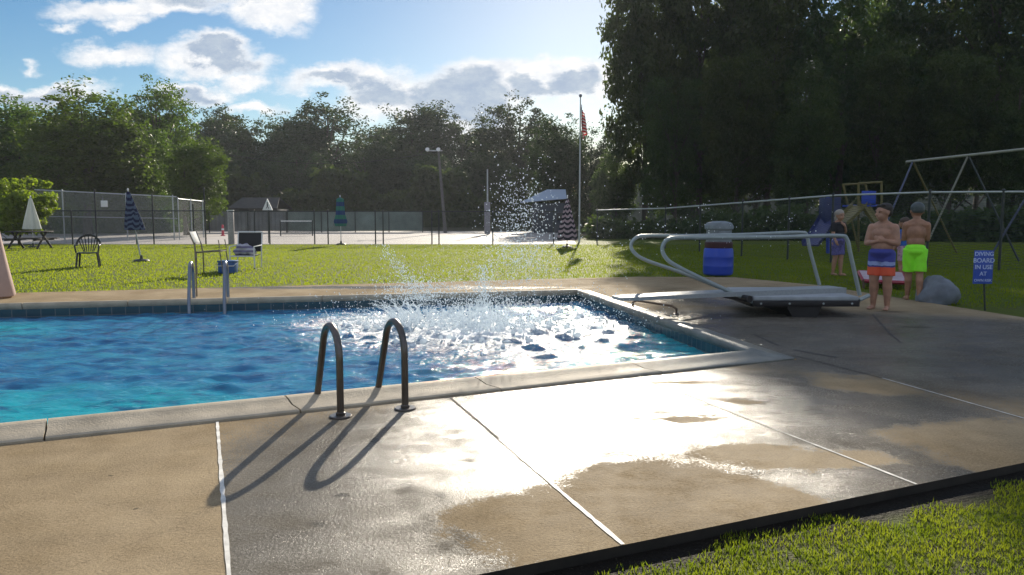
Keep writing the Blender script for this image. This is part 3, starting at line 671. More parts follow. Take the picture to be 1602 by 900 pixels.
# windscreen at the far side of the court
m_screen = mat('windscreen_cloth', (.14, .18, .16), .8, 0, .5, .5, 0); m_screen2 = mat('grey_windscreen_cloth', (.16, .165, .165), .8, 0, .4, .6)
def screen(px0, px1, y, py0, py1, m, label):
    a, c = gp(px0, y), gp(px1, y); h1 = hgt_at(py0, y); root = thing('fence_windscreen', a, label, 'windscreen fence', 'windscreens round the court')
    v = []; n_ = 60
    for i in range(n_+1):
        q = a.lerp(c, i/n_); w_ = .05*math.sin(i*1.9)+.03*math.sin(i*.7)
        v += [(q.x, q.y+w_, .1), (q.x, q.y+w_*.4, h1*.97)]
    b = MB().add(v, [(2*i, 2*i+2, 2*i+3, 2*i+1) for i in range(n_)]); b.build('screen_cloth', m, root)
    k = max(2, int(abs(px1-px0)/45))
    for i in range(k+1):
        q = a.lerp(c, i/k); MB().tube([q+Vector((0, -.08, 0)), q+Vector((0, -.08, h1))], .04, 8).build('post', m_darkpost, root)
screen(452, 662, 62, 331, 360, m_screen, 'pale green windscreen on the far court fence')
screen(330, 450, 61.5, 331, 360, m_screen2, 'grey windscreen on the far court fence behind the mesh chair')
# right-hand fence
yr = [41, 33, 27, 23.5, 21.2, 19.5]; xr = [932, 1040, 1160, 1300, 1450, 1640]; yt = [329, 326, 317, 306, 301, 300]
pts = [gp(x, y) for x, y in zip(xr, yr)]
fence(pts, [hgt_at(a, y) for a, y in zip(yt, yr)], 'long chain-link fence with pale top rail in front of the wood', m_rail, m_darkpost, m_chain_dark, [.02, 1.0, 1.5, 2, 2.55, 3, 4, 4.62], .03, group='lawn fences')

# ---------------------------------------------------------------- poles, shed, building, signs beyond
q = gp(906, 41); root = thing('flagpole', q, 'slim grey flagpole standing in front of the dark wood', 'flagpole')
ht = hgt_at(152, 41); MB().tube([q, q+Vector((0, 0, ht*.5)), q+Vector((0, 0, ht))], [.05, .042, .03], 12).build('pole', m_galv, root); MB().ell(q+Vector((0, 0, ht+.07)), .09).build('ball_finial', m_steel_far, root)
# flag: hanging cloth with modelled folds
m, t, p, out = newmat('striped_flag_cloth'); uvn = N(t, 'ShaderNodeUVMap'); su = N(t, 'ShaderNodeSeparateXYZ'); t.links.new(uvn.outputs[0], su.inputs[0])
stp = M(t, 'LESS_THAN', M(t, 'FRACT', M(t, 'MULTIPLY', su.outputs[1], 6.5)), .54)
can = M(t, 'MULTIPLY', M(t, 'LESS_THAN', su.outputs[0], .4), M(t, 'GREATER_THAN', su.outputs[1], .46))
vor = N(t, 'ShaderNodeTexVoronoi'); vor.inputs['Scale'].default_value = 14; vor.inputs['Randomness'].default_value = 0; t.links.new(uvn.outputs[0], vor.inputs['Vector'])
star = MIX(t, M(t, 'LESS_THAN', vor.outputs['Distance'], .22), (.015, .025, .12), (.7, .7, .7))
fcol = MIX(t, can, MIX(t, stp, (.7, .68, .66), (.42, .012, .02)), star); t.links.new(fcol, p.inputs['Base Color']); p.inputs['Roughness'].default_value = .8
tr = N(t, 'ShaderNodeBsdfTranslucent'); t.links.new(fcol, tr.inputs[0]); mx = N(t, 'ShaderNodeMixShader'); mx.inputs[0].default_value = .45
t.links.new(p.outputs[0], mx.inputs[1]); t.links.new(tr.outputs[0], mx.inputs[2]); t.links.new(mx.outputs[0], out.inputs[0])
topz = D(906, 163, 41).z; botz = D(906, 219, 41).z; me = bpy.data.meshes.new('flag'); nu, nv = 40, 24; vv = []; uv = []
for i in range(nu+1):
    for j in range(nv+1):
        a, c = i/nu, j/nv                  # a along fly, c up the hoist
        # fly droops: it hangs down from the hoist
        dx = .07+.42*math.sin(a*1.2)*(1-.35*c)*(.6+.4*math.cos(a*9+c)); dy = .14*math.sin(a*17+c*2)*min(1, a*4)
        hz = topz-(1-c)*(topz-botz)*.52-a*(topz-botz)*(.47-.05*c)
        vv.append((q.x+dx*(.35+.65*abs(math.sin(a*11+.5)))*1.0, q.y+dy, hz)); uv.append((a, c))
ff = [(i*(nv+1)+j, (i+1)*(nv+1)+j, (i+1)*(nv+1)+j+1, i*(nv+1)+j+1) for i in range(nu) for j in range(nv)]
me.from_pydata(vv, [], ff); ul = me.uv_layers.new(name='UVMap')
for pl in me.polygons:
    pl.use_smooth = True
    for li in pl.loop_indices: ul.data[li].uv = uv[me.loops[li].vertex_index]
me.materials.append(m); fo_ = bpy.data.objects.new('flag', me); C.objects.link(fo_); tag(fo_, 'red and white striped flag with blue corner hanging limp on the flagpole', 'flag')

q = gp(697, 60); root = thing('floodlight_pole', q, 'tall leaning floodlight pole with two lamp heads over the court', 'light pole')
tp = D(686, 236, 60); MB().tube([q, q.lerp(tp, .5), tp], [.14, .11, .08], 10).build('pole', mat('grey_wood_pole', (.12, .115, .11), .8), root)
MB().box(tp+Vector((-.35, 0, .0)), (1.3, .08, .08), bev=.01).build('crossarm', m_galv, root)
for dx in (-.75, .1):
    c_ = tp+Vector((dx-.1, -.1, .05)); MB().lathe([(.03, -.18), (.08, -.14), (.14, .06), (.16, .1), (.13, .11), (0, .11)], c_, 14, tilt=Matrix.Rotation(R(60), 3, 'X')).build('lamp_head', m_white, root)
q = gp(763, 55); root = thing('utility_post', q, 'bare grey pole with boxed lower half beside the court', 'pole')
ht = hgt_at(265, 55); MB().tube([q, q+Vector((0, 0, ht))], [.07, .05], 10).build('pole', m_galv, root); MB().box(q+Vector((-.02, 0, 1.2)), (.42, .3, 2.3), bev=.02).build('cover_box', mat('grey_box', (.22, .22, .25), .6), root)
cab = MB(); a, c = D(330, 238, 60), D(684, 238, 60); cab.tube([a.lerp(c, i/20)+Vector((0, 0, -.9*math.sin(math.pi*i/20))) for i in range(21)], .022, 6)
tag(cab.build('overhead_cable', m_black), 'thin overhead cable sagging from the floodlight pole to the left', 'cable')
# shed
a = gp(361, 70); c = gp(438, 70); root = thing('shed', a, 'low dark-roofed shed behind the far court fence', 'shed')
hx = (c-a).x; H0, H1 = hgt_at(328, 70), hgt_at(311, 70)
MB().box(((a.x+c.x)/2, 72, H0/2), (hx*.92, 3.6, H0), bev=.02).build('wall', mat('dark_boards', (.07, .065, .06), .8), root)
v = [(a.x, 69.6, H0-.02), (c.x, 69.6, H0-.02), (c.x-.5, 72, H1), (a.x+.5, 72, H1), (a.x, 74.4, H0-.02), (c.x, 74.4, H0-.02)]
MB().add(v+[(x, y, z+.1) for x, y, z in v], [(0, 1, 2, 3), (3, 2, 5, 4), (6, 9, 8, 7), (9, 10, 11, 8), (0, 6, 7, 1), (4, 5, 11, 10), (0, 3, 9, 6), (3, 4, 10, 9), (1, 7, 8, 2), (2, 8, 11, 5)]).build('roof', mat('brown_shingles', (.045, .043, .042), .9, 0, .3, 3), root, smooth=False)
MB().box((a.x+1.3, 70.18, .95), (.9, .06, 1.9), bev=.01).build('door', m_black, root)
# triangular sign
q = gp(421, 39); root = thing('triangular_sign', q, 'white triangular sign on a post above the low fence', 'sign')
z0, z1 = hgt_at(329, 39)-.05, hgt_at(311, 39)-.05; w_ = .5*16/FPX*39
MB().tube([q, q+Vector((0, .04, z1-.2))], .025, 8).build('post', m_darkpost, root)
tri = [(-w_, z0), (w_, z0), (0, z1)]; cz = (2*z0+z1)/3
def triplate(s, y0, y1): 
    pp = [(x*s, cz+(z-cz)*s) for x, z in tri]; return [(q.x+x, q.y+y0, z) for x, z in pp]+[(q.x+x, q.y+y1, z) for x, z in pp]
fs = [(2, 1, 0), (3, 4, 5), (0, 1, 4, 3), (1, 2, 5, 4), (2, 0, 3, 5)]
MB().add(triplate(1, -.03, .01), [(0, 1, 2), (5, 4, 3), (3, 4, 1, 0), (4, 5, 2, 1), (5, 3, 0, 2)]).build('sign_plate', m_white, root, smooth=False)
MB().ell((q.x, q.y-.035, z0+.37), (.035, .012, .035), 8, 6).tube([(q.x, q.y-.035, z0+.33), (q.x, q.y-.035, z0+.2)], .03, 6).tube([(q.x, q.y-.035, z0+.2), (q.x-.07, q.y-.035, z0+.08)], .015, 6).tube([(q.x, q.y-.035, z0+.2), (q.x+.07, q.y-.035, z0+.08)], .015, 6).build('walking_symbol', m_black, root)
# white gate column
q = gp(363, 38); root = thing('gate_column', q, 'pale tall board column at the lawn fence opening', 'column')
MB().box(q+Vector((0, 0, hgt_at(330, 38)/2)), (.28, .16, hgt_at(330, 38)), bev=.015).build('board', mat('pale_board', (.38, .35, .34), .7), root); MB().box(q+Vector((0, 0, hgt_at(330, 38)+.02)), (.32, .2, .04), bev=.01).build('cap', m_white, root)
q = gp(350, 52); root = thing('traffic_post', q, 'small red-pink marker standing on the far court', 'marker'); MB().lathe([(.16, 0), (.16, .06), (.09, .08), (.07, .75), (.02, .78), (0, .78)], q, 14).build('body', mat('red_plastic', (.55, .06, .09), .5), root); MB().lathe([(.085, .4), (.085, .52)], q, 14).build('pale_band', m_white, root)
# net post / tennis net hint
q = gp(490, 52); c = gp(440, 52); root = thing('tennis_net', q, 'tennis net with white top band on the court', 'net')
MB().tube([q+Vector((.0, 0, 0)), q+Vector((0, 0, 1.07))], .04, 8).build('post', m_darkpost, root); MB().tube([c, c+Vector((0, 0, 1.07))], .04, 8).build('post', m_darkpost, root)
MB().box((q+c)/2+Vector((0, 0, 1.02)), (abs(q.x-c.x), .03, .07)).build('top_band', m_white, root); MB().box((q+c)/2+Vector((0, 0, .52)), (abs(q.x-c.x), .01, .92)).build('net_mesh', m_chain_dark, root)
# white sign on tennis fence
q = D(163, 319, 40.6); root = thing('fence_sign', q, 'small white board hung high on the tall tennis fence', 'sign'); MB().box(q, (.36, .03, .34), bev=.01).build('plate', m_white, root); MB().tube([q+Vector((-.1, .03, .17)), q+Vector((-.1, .08, .3))], .008, 6).build('hook', m_galv, root)
# pale blue building glimpsed through the trees
q = gp(862, 61); root = thing('blue_building', q, 'pale blue gabled building glimpsed through the trees left of the flagpole', 'building')
m_pb = mat('pale_blue_siding', (.34, .42, .55), .7, 0, .08, .3)
z1 = hgt_at(297, 61); z0 = hgt_at(318, 61); w_ = 1.5
MB().box(q+Vector((0, 2, z0/2)), (w_*1.9, 4, z0), bev=.02).build('wall', mat('grey_blue_wall', (.05, .06, .08), .8), root)
MB().add([(q.x-w_-1.0, 60.6, z0), (q.x+w_-.3, 60.6, z0+.3), (q.x+w_-.3, 61.8, z1), (q.x-.3, 61.8, z1), (q.x-w_-1.0, 64, z0), (q.x+w_-.3, 64, z0+.3)], [(0, 1, 2, 3), (3, 2, 5, 4), (0, 3, 4), (1, 5, 2), (0, 4, 5, 1)]).build('roof', m_pb, root, smooth=False)
for dx in (-.8, .7): MB().box(q+Vector((dx, -.02, z0*.55)), (.5, .06, .6), bev=.01).build('window', m_black, root)

# ---------------------------------------------------------------- closed parasols
def striped(name, cols, freq, chev=0.0, transl=.3, centre=None):
    m, t, p, out = newmat(name); ob = N(t, 'ShaderNodeTexCoord').outputs['Object']; s_ = N(t, 'ShaderNodeSeparateXYZ'); t.links.new(ob, s_.inputs[0])
    ang = M(t, 'ARCTAN2', s_.outputs[1], s_.outputs[0]); z = s_.outputs[2]
    if chev: z = M(t, 'ADD', z, M(t, 'MULTIPLY', M(t, 'ABSOLUTE', M(t, 'SINE', M(t, 'MULTIPLY', ang, 3))), chev))
    f = M(t, 'GREATER_THAN', M(t, 'FRACT', M(t, 'MULTIPLY', z, freq)), .5); c = MIX(t, f, cols[0], cols[1]); t.links.new(c, p.inputs['Base Color']); p.inputs['Roughness'].default_value = .85
    tr = N(t, 'ShaderNodeBsdfTranslucent'); t.links.new(c, tr.inputs[0]); mx = N(t, 'ShaderNodeMixShader'); mx.inputs[0].default_value = transl
    t.links.new(p.outputs[0], mx.inputs[1]); t.links.new(tr.outputs[0], mx.inputs[2]); t.links.new(mx.outputs[0], out.inputs[0]); return m
def parasol(px, y, top_py, hem_py, hw_px, m, label, lean=0.0, shape='cone', pole_top=.1, base=True, m_pole=None, z=-.05):
    """lean: metres the top is shifted in x relative to the foot"""
    foot = gp(px, y, z); root = thing('closed_parasol', foot, label, 'parasol', 'folded parasols round the lawn')
    zt = D(px, top_py, y).z; zh = D(px, hem_py, y).z; r = hw_px/FPX*y
    ax = Vector((lean, 0, zt+pole_top-z)); MB().tube([foot, foot+ax], .019, 10).build('pole', m_pole or m_galv, root)
    tl = Matrix(((1, 0, lean/ax.z), (0, 1, 0), (0, 0, 1)))
    if shape == 'cone': pr = [(.03, zt), (.06, zt-.05), (r*.45, zt-(zt-zh)*.35), (r*.8, zt-(zt-zh)*.72), (r, zh+.02), (r*.93, zh), (r*.5, zh+.06)]
    else: pr = [(.03, zt), (r*.55, zt-.08), (r*.62, zt-(zt-zh)*.35), (r*.7, zt-(zt-zh)*.6), (r, zh+(zt-zh)*.16), (r*.8, zh), (r*.35, zh+.05)]
    b = MB(); b.lathe([(a, q_-z) for a, q_ in pr], foot, 48, wave=.13, wn=7, tilt=tl); cn = b.build('canopy', m, root)
    MB().ell(foot+tl @ Vector((0, 0, zt-z+pole_top*.6)), (.03, .03, .05), 8, 6).build('finial', m_white, root)
    if base: MB().lathe([(.24, 0), (.24, .03), (.2, .07), (.05, .09), (.035, .2), (0, .2)], foot, 20).build('base', m_darkpost, root)
    return root
m_wc = mat('white_canvas', (.62, .64, .60), .85, 0, .08, 4, 0, 60, .2, .35)
parasol(53, 34, 310, 359, 12, m_wc, 'folded white parasol standing in front of the bright bush')
parasol(221, 24, 300, 360, 14, striped('navy_white_canvas', ((.015, .022, .07), (.10, .14, .22)), 6, .1), 'folded navy and white parasol leaning in front of the tennis fence', lean=-.33)
parasol(534, 37, 309, 354, 9.5, striped('green_blue_canvas', ((.03, .20, .16), (.02, .07, .2)), 2.4, .0), 'folded green and blue parasol in front of the pale windscreen', shape='bell')
parasol(887, 34, 311, 376, 15, striped('pink_dark_chevron_canvas', ((.02, .02, .035), (.42, .32, .36)), 4.6, .09), 'folded parasol with pale pink and dark chevrons beside the flagpole')
# big pale folded cover at left edge
c0 = G(-14, 466); foot = Vector((c0.x, c0.y, 0)); root = thing('covered_parasol', foot, 'tall pinkish-beige folded canvas cut by the left edge, on the far deck', 'parasol')
hw = 34/FPX*c0.y; zt = 2.1
MB().lathe([(hw*.98, .03), (hw, .05), (hw*.86, .35), (hw*.66, .8), (hw*.45, 1.3), (hw*.2, 1.9), (.03, zt)], foot, 48, wave=.05, wn=6).build('canopy', mat('beige_pink_canvas', (.50, .38, .34), .85, 0, .1, 4, 0, 50, .2, .25), root)
MB().tube([foot, foot+Vector((0, 0, zt+.12))], .025, 10).build('pole', m_galv, root)

# ---------------------------------------------------------------- garden furniture
def black_chair():
    g = gp(138, G(0, 418, -.05).y); root = thing('plastic_chair', g, 'black plastic garden chair with fanned back on the lawn', 'chair')
    s = Matrix.Rotation(R(24), 3, 'Z')
    def L(x, y, z): return g+s @ Vector((x, y, z))
    b = MB(); v = []; f = []; n_ = 12
    for i in range(n_+1):
        for j in range(n_+1):
            x, y = -.25+.5*i/n_, -.24+.48*j/n_; v.append(L(x, y, .42-.02*math.cos(x*6)*math.cos(y*5)))
    k = len(v); v += [p-Vector((0, 0, .022)) for p in v]
    for i in range(n_):
        for j in range(n_):
            a = i*(n_+1)+j; q = (a, a+n_+1, a+n_+2, a+1); f += [q, tuple(t_+k for t_ in q[::-1])]
    for i in range(n_):
        for (a, c) in ((i, i+1), (n_*(n_+1)+i+1, n_*(n_+1)+i), ((i+1)*(n_+1), i*(n_+1)), (i*(n_+1)+n_, (i+1)*(n_+1)+n_)): f.append((a, c, c+k, a+k))
    b.add(v, f); b.build('seat', m_black, root)
    bk = MB(); arc_ = [L(.30*math.cos(a), .24+.10*math.sin(a), .60+.30*math.sin(a)) for a in [math.pi*i/16 for i in range(17)]]
    bk.tube(arc_, .028, 8, flat=.6)
    for i in range(7): a = math.pi*(i+1.5)/9.; bk.tube([L(.09*math.cos(a)*1.6, .22, .43), L(.27*math.cos(a), .25+.09*math.sin(a), .60+.27*math.sin(a))], .015, 6)
    bk.build('backrest', m_black, root)
    for sx in (-1, 1):
        MB().tube([L(.29*sx, .24, .62), L(.31*sx, 0, .64), L(.30*sx, -.25, .62), L(.27*sx, -.27, .42)], .022, 8, flat=.7).build('armrest', m_black, root)
        MB().tube([L(.24*sx, -.22, .41), L(.29*sx, -.29, 0)], [.03, .022], 8).build('leg', m_black, root)
        MB().tube([L(.22*sx, .22, .41), L(.27*sx, .36, 0)], [.03, .022], 8).build('leg', m_black, root)
black_chair()
# sling chair with towel
def sling():
    y = G(0, 421, -.05).y; g = gp(384, y); root = thing('sling_chair', g, 'white-framed patio chair with black mesh back facing the pool', 'chair')
    m_mesh = mat('black_mesh_fabric', (.01, .01, .012), .7); m_f = mat('dark_frame', (.04, .04, .045), .4, .3)
    w = .33
    fr = MB()
    for sx in (-1, 1):
        MB().tube([g+Vector((w*sx, .30, 0)), g+Vector((w*sx, .34, .45)), g+Vector((w*sx, .44, 1.0))], .018, 8).build('back_post', m_white, root)
        MB().tube([g+Vector((w*sx, -.25, 0)), g+Vector((w*sx, -.27, .62)), g+Vector((w*sx, .35, .64))], .018, 8).build('armrest', m_white, root)
        MB().tube([g+Vector((w*sx, -.27, .05)), g+Vector((w*sx, -.27, .0)), g+Vector((w*sx, .3, .0))], .016, 8).build('leg', m_f, root)
    MB().tube([g+Vector((-w, .44, 1.0)), g+Vector((w, .44, 1.0))], .018, 8).build('crossbar', m_white, root); MB().tube([g+Vector((-w, -.25, .36)), g+Vector((w, -.25, .36))], .018, 8).build('crossbar', m_white, root)
    MB().box(g+Vector((0, .39, .72)), (w*1.9, .015, .52), rx=R(-10), bev=.004).build('backrest', m_mesh, root)
    MB().box(g+Vector((0, .03, .37)), (w*1.9, .54, .018), rx=R(3), bev=.004).build('seat', m_mesh, root)
    b = MB()
    for i, (dx, dy, dz, rx_, ry_, rz_) in enumerate([(-.12, 0, .49, .2, .22, .13), (.1, -.04, .48, .22, .22, .11), (.0, -.08, .60, .22, .16, .10), (.2, -.1, .48, .11, .16, .12)]): b.ell(g+Vector((dx, dy, dz)), (rx_, ry_, rz_), 18, 12)
    o = remesh(b, 'towel', striped('towel_cloth', ((.22, .20, .33), (.55, .54, .6)), 9, .05), None, .022, noise=.02)
    tag(o, 'crumpled grey-lilac towel heaped on the mesh chair seat', 'towel')
def remesh(b, name, m, parent, voxel, noise=0.0, smooth=2):
    tmp = b.build('tmp', m, None, smooth=False); md = tmp.modifiers.new('r', 'REMESH'); md.mode = 'VOXEL'; md.voxel_size = voxel; md.use_smooth_shade = True
    s_ = tmp.modifiers.new('s', 'SMOOTH'); s_.factor = .5; s_.iterations = smooth
    dg = bpy.context.evaluated_depsgraph_get(); me = bpy.data.meshes.new_from_object(tmp.evaluated_get(dg)); bpy.data.objects.remove(tmp)
    off = parent_loc(parent); me.name = name; n_ = len(me.vertices); co = np.empty(n_*3, 'f'); me.vertices.foreach_get('co', co); co = co.reshape(-1, 3)-np.array(off, 'f')
    if noise:
        co[:, 2] += noise*np.sin(co[:, 0]*31+co[:, 1]*17); co[:, 0] += noise*.5*np.sin(co[:, 2]*40)
    me.vertices.foreach_set('co', co.ravel()); me.polygons.foreach_set('use_smooth', [True]*len(me.polygons))
    if not me.materials: me.materials.append(m)
    me.update(); o = bpy.data.objects.new(name, me); C.objects.link(o); o.parent = parent; return o
sling()
# thin metal chair seen from the side
y = G(0, 430, -.05).y; g = gp(326, y); root = thing('metal_chair', g, 'thin metal-framed chair seen side-on next to the blue cooler', 'chair')
mf = mat('bronze_frame', (.20, .17, .13), .45, .5)
for s_ in (0, .42):
    o_ = Vector((0, s_, 0)); MB().tube([g+o_+Vector((-.30, 0, 0)), g+o_+Vector((-.30, 0, .5)), g+o_+Vector((-.34, 0, .75)), g+o_+Vector((-.46, 0, 1.06))], .017, 8).build('back_frame', mf, root)
    MB().tube([g+o_+Vector((-.3, 0, .56)), g+o_+Vector((.3, 0, .60)), g+o_+Vector((.26, 0, .86))], .014, 8).build('armrest', mf, root)
    MB().tube([g+o_+Vector((.28, 0, .60)), g+o_+Vector((.36, 0, 0))], .015, 8).build('leg', mf, root)
MB().box(g+Vector((-.0, .21, .56)), (.6, .42, .02), ry=R(-4), bev=.004).build('seat', mat('tan_sling', (.25, .22, .17), .8), root)
MB().box(g+Vector((-.41, .21, .92)), (.02, .42, .3), ry=R(-21), bev=.004).build('backrest', mat('white_sling', (.7, .7, .68), .8), root)
q = G(308, 464); tag(MB().tube([q, q+Vector((0, 0, .95))], .014, 8).build('slim_post', mf), 'slim bronze post at the far pool edge beside the far ladder', 'post')
# cooler
q = gp(356, G(0, 428, -.05).y); root = thing('cooler', q, 'blue cooler box on the lawn between two chairs', 'cooler')
MB().box(q+Vector((0, 0, .15)), (.42, .30, .28), bev=.03).build('box', mat('cooler_blue', (.02, .09, .28), .4), root); MB().box(q+Vector((0, 0, .31)), (.44, .32, .045), bev=.015).build('lid', mat('cooler_lid', (.03, .11, .30), .45), root)
MB().tube([q+Vector((-.22, 0, .26)), q+Vector((-.2, -.16, .2)), q+Vector((.2, -.16, .2)), q+Vector((.22, 0, .26))], .01, 6).build('handle', m_white, root)
# picnic table under bush
q = gp(48, 33); root = thing('picnic_table', q, 'dark picnic table with benches under the white parasol', 'picnic table')
mw = mat('dark_timber', (.035, .03, .025), .8)
MB().box(q+Vector((0, 0, .74)), (1.7, .75, .05), bev=.01).build('tabletop', mw, root)
for s_ in (-1, 1):
    MB().box(q+Vector((0, .62*s_, .44)), (1.7, .25, .05), bev=.01).build('bench', mw, root)
    b = MB(); b.tube([q+Vector((.62*s_, -.55, 0)), q+Vector((.62*s_, .2, .72))], .045, 6); b.tube([q+Vector((.62*s_, .55, 0)), q+Vector((.62*s_, -.2, .72))], .045, 6); b.box(q+Vector((.62*s_, 0, .40)), (.06, 1.4, .09)); b.build('leg', mw, root)

# ---------------------------------------------------------------- pool ladders
def ladder(base_pix, apex_pix, wdir, label, h, reach, depth, fl=1, rr=.024):
    pass
cdir = (pool[1]-pool[0]).normalized(); inn = Vector((-cdir.y, cdir.x, 0))     # towards the water from the near edge
def ladder_thing(feet, inward, h, span, label, m_, r_=.023, plates=True, lean=Vector((0, 0, 0))):
    root = thing('pool_ladder', (feet[0]+feet[1])/2, label, 'pool ladder', 'pool ladders')
    ends = []
    for f_ in feet:
        ins = inward*span; rad = span/2
        # front post on the deck leans slightly back, bow, then down into the water
        p0 = f_; top = f_+Vector((0, 0, h-rad*.9))-inward*.0
        pts = [p0, p0+(top-p0)*.5, top]; c_ = top+inward*rad*.72
        pts += arc(c_, 1, math.pi*.92, math.pi*.10, 10, inward*rad*.72, Vector((0, 0, rad*.9)))
        end = f_+inward*(span+.02)+Vector((0, 0, -.0)); pts += [end+Vector((0, 0, .05)), end+inward*.01+Vector((0, 0, -1.1))]
        hr = MB().tube(pts, r_, 14).build('handrail', m_, root, angle=80)
        if plates: MB().lathe([(.0, .012), (.075, .012), (.082, .006), (.082, .0)], f_+Vector((0, 0, .001)), 20).lathe([(.034, .012), (.034, .03), (.026, .036)], f_, 16).build('escutcheon', m_, hr)
        ends.append(end)
    for z_ in (-.28, -.58, -.88): MB().box((ends[0]+ends[1])/2+inward*.0+Vector((0, 0, z_)), ((ends[0]-ends[1]).length, .09, .03), rz=math.atan2((ends[1]-ends[0]).y, (ends[1]-ends[0]).x), bev=.01).build('tread', m_, root)
fe = [G(533, 652), G(634, 640)]
m_lad = mat('tarnished_steel', (.12, .105, .095), .3, .85, .25, 6, .1, 60)
ladder_thing(fe, (inn*.93+Vector((-.14, 0, 0))).normalized(), D(533, 508, fe[0].y+.2).z, .50, 'near steel pool ladder rails throwing long shadows over the slabs', m_lad, .026)
fi = Vector((FRi-FLi).normalized()); fin = Vector((fi.y, -fi.x, 0))
O0 = Vector((0, 0, 0)); f1, f2 = line_x(FLi, FRi, O0, G(301, 462)), line_x(FLi, FRi, O0, G(355, 462))
hh = D(300, 411, f1.y).z
f1_, f2_ = f1-fin*.14, f2-fin*.14
ladder_thing([f1_, f2_], fin, hh, .46, 'far steel pool ladder at the opposite pool wall', m_steel_far, .027)

# ---------------------------------------------------------------- diving board
m_dr = mat('dull_white_pipe', (.29, .33, .33), .38, .35, .12, 8)
m_dk = mat('dark_steel_stand', (.014, .013, .015), .5, .3, .3)
yn, yf = 10.6, 11.9
base = Vector((4.2, 11.2, 0)); root = thing('diving_board', base, 'low diving board stand with looped pale handrails', 'diving board')
def rail(y, pl, tag_):
    P_ = [D(a, c, y+(dy if len(r_) else 0)) for (a, c, *r_) in pl for dy in [r_[0] if r_ else 0]]
    out_ = []
    n_ = len(P_)
    for i in range(n_-1):     # Catmull-Rom
        p0, p1, p2, p3 = P_[max(i-1, 0)], P_[i], P_[i+1], P_[min(i+2, n_-1)]
        for k in range(6):
            u_ = k/6; out_.append(.5*((2*p1)+(p2-p0)*u_+(2*p0-5*p1+4*p2-p3)*u_*u_+(3*p1-p0-3*p2+p3)*u_**3))
    out_.append(P_[-1]); return out_
nr_ = rail(yn, [(1178, 473), (1100, 437), (1060, 417), (1043, 405), (1036, 390), (1043, 376), (1062, 372), (1120, 372), (1220, 371), (1310, 369), (1325, 375), (1331, 400), (1345, 462)], 0)
fr_ = rail(yf, [(1150, 460), (1070, 428), (1015, 409), (995, 398), (987, 385), (994, 373), (1012, 369), (1080, 369), (1170, 367), (1250, 364), (1262, 370), (1268, 395), (1282, 446)], 0)
MB().tube(nr_, .028, 12).build('handrail', m_dr, root, angle=80); MB().tube(fr_, .028, 12).build('handrail', m_dr, root, angle=80)
# flat board from over the water to the rear mount
tip = Vector((1.42, 10.25, .36)); rear = Vector((4.85, 11.25, .33)); dv = (rear-tip).normalized(); sv = Vector((-dv.y, dv.x, 0)).normalized()
b = MB(); n_ = 14; v = []
for i in range(n_+1):
    k = i/n_; c_ = tip.lerp(rear, k)+Vector((0, 0, -.05*(1-k)**2)); w_ = .19 if i else .15
    th = .022+.02*k
    v += [c_+sv*w_+Vector((0, 0, th)), c_-sv*w_+Vector((0, 0, th)), c_-sv*w_-Vector((0, 0, th)), c_+sv*w_-Vector((0, 0, th))]
f = [(4*i+j, 4*i+(j+1) % 4, 4*i+4+(j+1) % 4, 4*i+4+j) for i in range(n_) for j in range(4)]+[(3, 2, 1, 0), (4*n_, 4*n_+1, 4*n_+2, 4*n_+3)]
b.add(v, f); b.build('board', mat('pale_sanded_board', (.29, .31, .32), .6, 0, .15, 30, .3, 200), root, angle=30)
# platform frame carrying the rails
xl, xr_ = D(1180, 400, yn).x, D(1345, 400, yn).x
MB().box(((xl+xr_)/2, (yn+yf)/2, .27), (xr_-xl, yf-yn+.08, .06), bev=.015).build('platform', mat('grey_platform', (.32, .34, .36), .6, 0, .2, 6), root)
for c_, z_ in ((((xl+xr_)/2, yn-.02, .20), (xr_-xl+.02, .06, .085)), (((xl+xr_)/2, yf+.02, .20), (xr_-xl+.02, .06, .085)), ((xr_, (yn+yf)/2, .2), (.07, yf-yn-.03, .1)), ((xl, (yn+yf)/2, .2), (.07, yf-yn-.03, .1))): MB().box(c_, z_, bev=.01).build('frame_beam', m_dk, root)
for x_ in (xl+.1, xl+.5, xr_-.5, xr_-.1): MB().ell((x_, yn-.052, .2), (.016, .01, .016), 8, 6).build('bolt', m_galv, root)
for px_, sgn in ((1243, 0),):
    c_ = D(px_, 480, 11.0); b = MB(); b.add([(c_.x-.17, yn, .0), (c_.x+.17, yn, 0), (c_.x+.17, yf, 0), (c_.x-.17, yf, 0), (c_.x-.27, yn, .17), (c_.x+.24, yn, .17), (c_.x+.24, yf, .17), (c_.x-.27, yf, .17)], [(3, 2, 1, 0), (4, 5, 6, 7), (0, 1, 5, 4), (1, 2, 6, 5), (2, 3, 7, 6), (3, 0, 4, 7)]); b.build('pedestal', m_dk, root, smooth=False)
MB().tube([(xr_+.04, yn+.05, .24), (xr_+.2, yn+.1, .3)], .03, 8).build('adjusting_knob', m_dr, root)
MB().tube([tip.lerp(rear, .52)+sv*.33+Vector((0, 0, -.07)), tip.lerp(rear, .52)-sv*.33+Vector((0, 0, -.07))], .05, 12).build('fulcrum_roller', m_dk, root)
# low grab rail by the pool edge
a, c = G(990, 482), G(1058, 492); root = thing('low_rail', (a+c)/2, 'low bent pipe rail on the deck beside the pool corner', 'rail')
MB().tube([a, a+Vector((0, 0, .09)), a.lerp(c, .1)+Vector((0, 0, .125)), a.lerp(c, .9)+Vector((0, 0, .115)), c+Vector((0, 0, .08)), c], .018, 8).build('pipe', m_wood, root)
for q in (a, c): MB().lathe([(.05, 0), (.05, .012), (.02, .02)], q, 14).build('foot_plate', m_dk, root)

